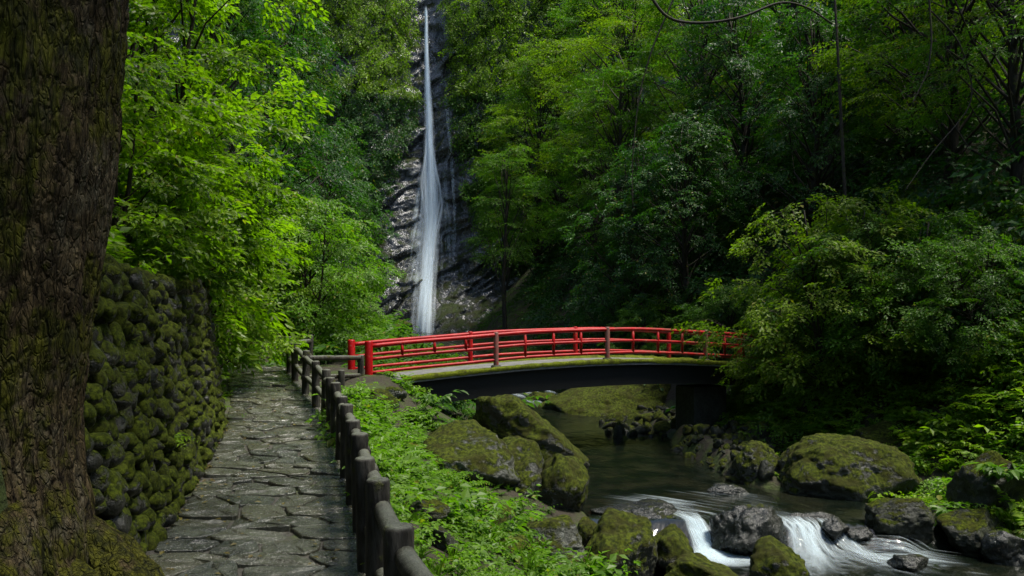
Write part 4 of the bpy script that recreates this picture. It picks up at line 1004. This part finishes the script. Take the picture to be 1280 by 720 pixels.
# right slope
RT = [
 (628, 47, 'slender', 11.5, .2, 1.0, "slender dark-stemmed tree beside the right edge of the waterfall rocks"),
 (748, 44, 'tier2', 11, 1.1, .8, "green tree just right of the slender tree at the falls"),
 (775, 38, 'tier1', 11.5, 2.0, .9, "layered green tree above the middle of the bridge"),
 (705, 52, 'tier3', 14, 3.6, 1.0, "tall tree with a dark bent trunk at the top edge right of the falls"),
 (668, 54, 'tier2', 15, 4.4, .75, "tree leaning over the lip of the waterfall from the right"),
 (780, 33, 'dark1', 8.5, .6, 1.0, "dark glossy tree low over the bridge centre"),
 (800, 42, 'tier3', 12.5, 5.0, 1.05, "yellow-green layered tree in the middle of the right slope"),
 (860, 30, 'dark2', 8.0, 1.4, 1.05, "dark bushy tree behind the right half of the bridge"),
 (880, 37, 'tier1', 11.5, 2.7, 1.0, "maple-like tree with spreading tiers right of centre"),
 (940, 32, 'dark1', 9.5, 3.5, 1.0, "dark evergreen tree above the right end of the bridge"),
 (985, 40, 'mid3', 12.5, 4.3, 1.0, "shaded tree high on the slope behind the evergreen"),
 (1015, 27, 'dark2', 8.5, 5.1, 1.0, "dark tree behind the overhanging shrub"),
 (1100, 31, 'dark1', 10.5, .8, 1.1, "deep shaded tree left of the pale-stemmed layered tree"),
 (1180, 21, 'tier3', 9.2, 1.7, .95, "layered tree with pale flat sprays near the upper right corner"),
 (1265, 19, 'tier1', 8.8, 2.6, .95, "layered tree at the right edge above the bank"),
 (1210, 27, 'dark2', 9.5, 3.4, 1.0, "dark tree behind the layered tree at the right"),
 (1150, 24.5, 'mid3', 7.5, 2.2, 1.1, "bushy tree filling the gap below the layered tree at the right"),
 (1120, 40, 'mid3', 12.5, 4.5, 1.1, "tree high in the upper right dark forest"),
 (1270, 34, 'dark1', 12, 5.6, 1.1, "dark tree in the far upper right corner"),
 (885, 48, 'tier2', 14, .9, 1.0, "tree at the top of the slope right of centre"),
 (790, 53, 'tier2', 14, 2.3, 1.0, "tree on the skyline between the falls and the right slope"),
]
for px, d, key, h, yaw, wd, lab in RT: tree(px, d, key, lab, h, yaw, wd, group=GR)
GS = "shrubs on the right bank"
tree(1035, 19.2, 'shrub2', "large rounded shrub overhanging the right end of the bridge", 4.4, .4, 1.1, "bank_shrub", GS, "shrub", dz=.1)
tree(1120, 18.2, 'shrub1', "wide drooping shrub behind the largest boulder", 3.6, 1.9, 1.2, "bank_shrub", GS, "shrub")
tree(975, 20.6, 'shrub2', "low shrub spilling over the bridge end beside the pier", 2.3, 2.8, 1.1, "bank_shrub", GS, "shrub")
tree(1225, 16.4, 'shrub1', "dark leafy shrub at the right edge above the bank plants", 2.6, 4.0, 1.1, "bank_shrub", GS, "shrub")
tree(655, 36, 'shrub1', "small green shrub between the bridge rail and the waterfall rocks", 1.7, 5.0, 1.2, "bank_shrub", GS, "shrub")
tree(900, 26, 'shrub1', "low dark shrub behind the bridge rail at the right", 2.6, .5, 1.2, "bank_shrub", GS, "shrub")
tree(820, 29, 'shrub1', "dark shrub behind the bridge rail over the mossy slab", 2.6, 2.5, 1.2, "bank_shrub", GS, "shrub")

# crown of the old tree, above the picture
g = np.random.default_rng(91); wood = MB(); P, Y = [], []
for k in range(60):
    a = k * 2.399; z0 = g.uniform(5.5, 9.3); rr = g.uniform(1.2, 6.5); c = np.array([-2.5 + rr * math.cos(a), 3.2 + rr * math.sin(a), z0 + 1.4 + .28 * rr])
    m_ = np.array([-2.5 + .45 * rr * math.cos(a), 3.6 + .45 * rr * math.sin(a), z0 + .9]); wood.tube([(-2.5, 4, z0), m_, c], [.13, .08, .02], 7, False)
    for t in range(20):
        r = 1.1 * math.sqrt(g.random()); b_ = g.uniform(0, 6.28); P.append(c + np.array([r * math.cos(b_), r * math.sin(b_), g.normal(0, .16)])); Y.append(a + g.normal(0, .8))
P = np.array(P); V, T = scatter(SP_MAPLE, P, np.array(Y), g.normal(.1, .2, len(P)), g.normal(0, .3, len(P)), g.uniform(.8, 1.3, len(P)), g)
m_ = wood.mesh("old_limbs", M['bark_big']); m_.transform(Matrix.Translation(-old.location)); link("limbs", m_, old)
link("crown", mesh_np("old_crown", V - O0, tris=T, mat=M['leaf_mid']), old)

# more of the wood, unseen: trees added around the viewpoint to darken the foreground
for x_, y_, key, h_, w_, lab in [(-6.5, -3.0, 'tier1', 10, 1.1, "unseen tree added on the slope behind the viewpoint beside the path"), (4.5, -5.5, 'mid3', 10, 1.1, "unseen tree added behind the viewpoint on the stream side"),
        (-1.5, -9.5, 'dark1', 11, 1.2, "unseen tree added farther down the path behind the viewpoint"), (11.5, -1.0, 'tier2', 11, 1.1, "unseen tree added on the far bank behind the viewpoint"), (-9, 4.5, 'dark2', 10, 1.0, "unseen tree added on the slope left of the old trunk")]:
    tree(0, y_, key, lab, h_, x_, w_, group="unseen trees added around the viewpoint", x=x_)

# ---------------------------------------------------------------- undergrowth that nobody could count
def slope_cover(name, label, n, xr, yr, keep, templates, matk, seed, hmax, smin, smax, clump=.35, thr=-.22):
    g = np.random.default_rng(seed); x = g.uniform(xr[0], xr[1], n); y = g.uniform(yr[0], yr[1], n)
    k = keep(x, y) & (fbm(np.stack([x * clump, y * clump, 0 * x], -1), 2, seed) > thr + .25 * (g.random(n) - .5)); x, y = x[k], y[k]
    e = .4; z = terrain(x, y); sxn = -(terrain(x + e, y) - z) / e; syn = -(terrain(x, y + e) - z) / e
    bush = .5 + .5 * fbm(np.stack([x * .8, y * .8, 0 * x], -1), 2, seed + 9)
    z = z + g.random(len(x)) * hmax * bush
    yaw = np.arctan2(syn, sxn) + g.normal(0, .9, len(x))
    V, T = scatter(templates, np.stack([x, y, z], -1), yaw, g.normal(.25, .3, len(x)), g.normal(0, .35, len(x)), g.uniform(smin, smax, len(x)), g)
    o = link(name, mesh_np(name, V, tris=T, mat=M[matk])); return tag(o, label, kind="stuff")
def inview(x, y, m=.12): return (np.abs(x / np.maximum(y, .1)) < .64 + m)
slope_cover("hillside_foliage", "dark leafy undergrowth covering the right slope", 19000, (0, 46), (16, 58), lambda x, y: inview(x, y) & (x - sc(y) - sw(y) > np.where(y < 24, 5.0, 1.6)) & ~((y > 38) & (x / y < .035)), SP_FAR, 'leaf_dark', 5, 2.6, .7, 1.3, .35, -.5)
slope_cover("hillside_foliage", "leafy undergrowth covering the left slope", 6500, (-44, -4), (13, 58), lambda x, y: inview(x, y, .05) & (x < xl(y) - 1.2), SP_FAR, 'leaf_mid', 6, 2.0, .6, 1.1)
slope_cover("bank_foliage", "leafy plants covering the lower right bank", 7000, (5, 17), (12, 24), lambda x, y: inview(x, y) & (x - sc(y) - sw(y) > 1.9) & (x - sc(y) - sw(y) < 8), SP_OVAL, 'leaf_herb', 7, .8, .55, .95, .6, -.6)
slope_cover("falls_foot_plants", "low plants at the foot of the cliff right of the waterfall", 1500, (-4, 6), (36, 58), lambda x, y: (x / y < .06) & (x - sc(y) - sw(y) > .6), SP_FAR, 'leaf_mid', 9, .5, .35, .7, .5, -.5)
# plants on the cliff, leaving the wet rock by the fall bare
g = np.random.default_rng(15); n = 21000
x = g.uniform(-25, 12, n); z = g.uniform(1, 33, n)
dl = RK_L(z) - x; dr = x - RK_R(z); e = np.maximum(dl, dr) + 1.1 * fbm(np.stack([x * .5, z * .5, 0 * x], -1), 3, 3)
k = (e > .05) & (fbm(np.stack([x * .3, z * .22, 0 * x], -1), 3, 8) > -.3); x, z = x[k], z[k]
y = cliff_y(x, z) - g.random(len(x)) ** 2 * 1.6 * (.4 + .6 * sst(0, 5, np.maximum(RK_L(z) - x, x - RK_R(z))))
V, T = scatter(SP_FAR, np.stack([x, y, z], -1), -1.57 + g.normal(0, .9, len(x)), g.normal(.95, .35, len(x)), g.normal(0, .5, len(x)), g.uniform(.6, 1.3, len(x)), g)
side = (V[T[:, 0], 0] < -6.8) & (V[T[:, 0], 2] < 19); topz = V[T[:, 0], 2] > 19.5  # one leaf scatter split by place: darker tone paints shade, brighter one light
for nm_, sel, mk, lab in (("cliff_foliage", side, 'leaf_dark', "ferns and creepers coloured dark for shade on the cliff left of the waterfall"), ("cliff_foliage", ~side & ~topz, 'leaf_mid', "green creepers on the cliff right of the waterfall"), ("cliff_foliage", topz, 'leaf_left', "leaves at the lip of the waterfall coloured bright as if lit")):
    u_, inv = np.unique(T[sel], return_inverse=True); tag(link(nm_, mesh_np(nm_, V[u_], tris=inv.reshape(-1, 3), mat=M[mk])), lab, kind="stuff")

# herbs between fence and stream
def herb(g, n, h, leaf, wr, full, pairs):
    P, Y, Pi, S = [], [], [], []
    for k in range(n):
        a = g.uniform(0, 6.28); ln = h * g.uniform(.55, 1.25); arch = g.uniform(.35, .75)
        for j in range(pairs):
            f = (j + 1.0) / pairs; r = ln * (.35 * f + .45 * f * f) ; z = ln * (1.2 * f - arch * f * f)
            for s in ((-1, 1) if j < pairs - 1 else (-1, 0, 1)):
                P.append((math.cos(a) * r, math.sin(a) * r, z)); Y.append(a + s * g.uniform(.7, 1.3)); Pi.append(g.normal(.2, .3)); S.append(leaf * g.uniform(.6, 1.15) * (.7 + .4 * math.sin(3.1 * f)))
    n = len(P); return build_leaves(np.array(P), np.array(Y), np.array(Pi), g.normal(0, .35, n), np.array(S), full, wr)
HB = [herb(gs, 6, .34, .085, .25, False, 5) for _ in range(5)] + [herb(gs, 5, .28, .12, .30, False, 3) for _ in range(3)]
def grass_tuft(g, n=14, L=.35):
    P = np.zeros((n, 3)); P[:, :2] = g.normal(0, .03, (n, 2)); V, T = build_leaves(P, g.uniform(0, 6.28, n), -g.uniform(.7, 1.4, n), g.normal(0, .3, n), L * g.uniform(.6, 1.2, n), True, .02)
    return V, T
HB += [fern(gs, 8, .42), fern(gs, 7, .5), fern(gs, 9, .36), grass_tuft(gs, 14, .28)]
HN = [fern(gs, 8, .36), fern(gs, 8, .3), grass_tuft(gs, 16, .24)] + [herb(gs, 6, .30, .075, .25, True, 5) for _ in range(5)] + [herb(gs, 4, .22, .12, .30, True, 2) for _ in range(2)]
def herbs(name, label, n, xr, yr, keep, seed, matk='leaf_herb', smin=.7, smax=1.3, tm=None, clump=.9, thr=-.2):
    g = np.random.default_rng(seed); x = g.uniform(xr[0], xr[1], n); y = g.uniform(yr[0], yr[1], n)
    k = keep(x, y) & (fbm(np.stack([x * clump, y * clump, 0 * x], -1), 3, seed) > thr + .2 * (g.random(n) - .5)); x, y = x[k], y[k]
    for bx_, by_, rx, ry in BOULD:
        kk = ((x - bx_) / rx) ** 2 + ((y - by_) / ry) ** 2 > .72; x, y = x[kk], y[kk]
    V, T = scatter(tm or HB, np.stack([x, y, terrain(x, y) - .02], -1), g.uniform(0, 6.28, len(x)), g.normal(0, .12, len(x)), g.normal(0, .12, len(x)), g.uniform(smin, smax, len(x)) * np.clip(.95 + 1.1 * fbm(np.stack([x * 1.1, y * 1.1, 0 * x], -1), 2, seed + 3), .45, 1.35), g)
    return tag(link(name, mesh_np(name, V, tris=T, mat=M[matk])), label, kind="stuff")
herbs("herb_carpet", "bright green herbs covering the far part of the bank between fence and stream", 2600, (-3.4, 3), (8.6, 19), lambda x, y: (x > np.where(y < 13, xf(y) + .1, xb(y) - .1)) & (x < np.interp(y, [8, 9.5, 11, 13, 16, 18], [1.3, .9, -.1, -1.1, -1.7, -2.2]) + .3 * fbm(np.stack([x, y, 0 * x], -1), 2, 4)), 21, smin=.5, smax=1.3)
herbs("herb_carpet", "bright green herbs at the bottom of the picture right of the near fence", 760, (-1.6, 3), (4.2, 8.8), lambda x, y: (x > xf(y) + .08) & (x < 1.35), 31, smin=.5, smax=1.15, tm=HN)
herbs("far_bank_herbs", "green herbs on the left bank beyond the bridge", 1500, (-10, 1), (19.5, 46), lambda x, y: (x > xl(y) - 1) & (x < sc(y) - sw(y) - .3) & ~((x > -4.6) & (y < 20.6)), 32, 'leaf_mid', 1.2, 3.0)
herbs("path_weeds", "small weeds growing at the foot of the wall and along the path edge", 420, (-6, 0), (4.5, 18), lambda x, y: ((np.abs(x - xl(y) - .06) < .07) | (np.abs(x - xf(y) - .16) < .06)), 22, smin=.18, smax=.5, thr=-.05)
herbs("slope_herbs", "yellow-green herbs and grass on the slope at the end of the path", 1500, (-9.5, -4.6), (12.4, 24), lambda x, y: (x < xl(y) - .05) & (x > xl(y) - 2.6), 23, 'leaf_left')
herbs("wall_top_ferns", "ferns and leaves spilling over the top of the stone wall", 420, (-6.5, -2.2), (4, 12.6), lambda x, y: (x < xl(y) - .22) & (x > xl(y) - 1.1), 24, 'leaf_left', .7, 1.2, HB[:8] + [fern(gs, 8, .4)])
herbs("bank_herbs", "leafy herbs along the right bank of the stream", 2400, (5, 13), (11.5, 20), lambda x, y: (x - sc(y) - sw(y) > 1.0) & (x - sc(y) - sw(y) < 6.5) & inview(x, y), 25, 'leaf_left', .7, 1.6, thr=-.35)
herbs("shore_weeds", "low weeds and grass between the rocks at the left edge of the stream", 900, (-2, 3.2), (7.5, 19), lambda x, y: (x > 0.2 - (y - 8) * .25) & (x < sc(y) - sw(y) - .15), 41, 'leaf_mid', .35, .8)
g = np.random.default_rng(55); n = 420; y = g.uniform(3.8, 18.5, n); e_ = g.random(n); e_ = np.where(g.random(n) < .6, e_ ** 2.5 * .5, 1 - e_ ** 3 * .5); x = xl(y) + .04 + e_ * (pw(y) - .1)
V, T = build_leaves(np.stack([x, y, zp(y) + .045], -1), g.uniform(0, 6.28, n), g.normal(0, .12, n), g.normal(0, .2, n), g.uniform(.03, .07, n), False, .3)
tag(link("fallen_leaves", mesh_np("fallen_leaves", V, tris=T, mat=M['litter'])), "fallen leaves scattered on the wet flagstones", kind="stuff")
# single ferns and plants that stand out
def plant(x, y, tmpl, s, label, name="fern_plant", matk='leaf_herb', dz=0.0, group="plants that stand out on the banks"):
    V, T = tmpl; o = link(name, mesh_np(name, V, tris=T, mat=M[matk]), loc=(x, y, zt(x, y) + dz), scale=(s, s, s), rot=(0, 0, x * 7)); tag(o, label, "plant", group)
def at(px, py_, d): return ((px - 640) / 1000 * d, d, 1.55 - (py_ - 405) / 1000 * d)
for px, py_, d, tm, s, lab, nm, mk in [
    (1195, 640, 12.6, rosette(gs, 9, .3, .16, .22), 1.3, "large-leaved plant above the flat-topped dark stone", "leafy_plant", 'leaf_herb'),
    (1255, 590, 12.4, rosette(gs, 9, .3, .16, .22), 1.4, "large-leaved plant at the right edge over the dark grey rock", "leafy_plant", 'leaf_herb'),
    (660, 615, 13.2, rosette(gs, 8, .25, .08, .3), 1.5, "pale leafy sprig growing on the cracked boulder", "leafy_plant", 'leaf_yellow'),
    (565, 580, 13.0, rosette(gs, 8, .25, .10, .3), 1.5, "yellowish sprig in front of the big grey boulder", "leafy_plant", 'leaf_yellow'),
    (545, 500, 15.6, rosette(gs, 8, .3, .14, .22), 1.5, "leafy plant under the left end of the bridge girder", "leafy_plant", 'leaf_herb'),
    (375, 640, 0, None, 0, "", "", "")]:
    if tm is None: continue
    p = at(px, py_, d); plant(p[0], p[1], tm, s, lab, nm, mk, p[2] - zt(p[0], p[1]) - .1)

fp = at(1185, 385, 16.2); fe = link("fern_plant", None, loc=fp); tag(fe, "feathery fern in the dark shrubs of the right bank", "plant")
for k in range(9):
    V, T = fern(gs, 1, .75); a_ = k / 9 * 6.28; nl = len(V) // 4; T = T.copy()
    for j in range(nl // 2): T[T == 4 * (2 * j + 1)] = 8 * j
    T = np.vstack([T] + [[(8 * j, 8 * j + 8, 8 * j + 1)] for j in range(nl // 2 - 1)])
    link("frond", mesh_np("frond", V, tris=T, mat=M['leaf_mid']), fe, rot=(0, 0, a_))
# bare limbs and creepers seen against the right-hand forest
def vine(pts, r, label, name="hanging_vine", matk='bark'):
    P = np.array([at(*q) for q in pts]); t = np.linspace(0, len(P) - 1, 40); i = np.arange(len(P)); Q = np.stack([np.interp(t, i, P[:, k]) for k in range(3)], -1)
    for _ in range(8): Q[1:-1] = (Q[:-2] + 2 * Q[1:-1] + Q[2:]) / 4
    o0 = Q[-1]; V, F, T = tube(Q - o0, np.linspace(r, r * .5, 40), 8)
    return tag(link(name, mesh_np(name, V, tris=T, quads=F, mat=M[matk], smooth=True), loc=tuple(o0)), label, "vine")
vine([(1062, 330, 20.5), (1056, 240, 20.5), (1050, 120, 20.6), (1046, 40, 20.7), (1040, -60, 21)], .055, "slim straight pale trunk standing in the dark forest at right", "slim_trunk")["category"] = "tree"
vine([(800, -30, 24), (830, 26, 24), (880, 30, 24), (930, 22, 24), (975, 0, 24.2), (1010, 8, 24.4), (1040, 30, 24.5)], .05, "dark curved bare limb across the top of the right forest", "bare_limb")["category"] = "branch"
vine([(850, -20, 26), (815, 60, 26), (798, 120, 26), (790, 200, 26), (791, 260, 26)], .028, "thin dark vine hanging over the middle of the right forest")
vine([(1160, -20, 17), (1165, 50, 17), (1160, 90, 17), (1140, 130, 17)], .022, "pale creeper twisting down in the upper right corner")
vine([(1160, 10, 17.5), (1200, 50, 17.5), (1217, 110, 17.5), (1210, 140, 17.5), (1165, 190, 17.4), (1130, 240, 17.3)], .02, "second looping creeper right of the twisting one")
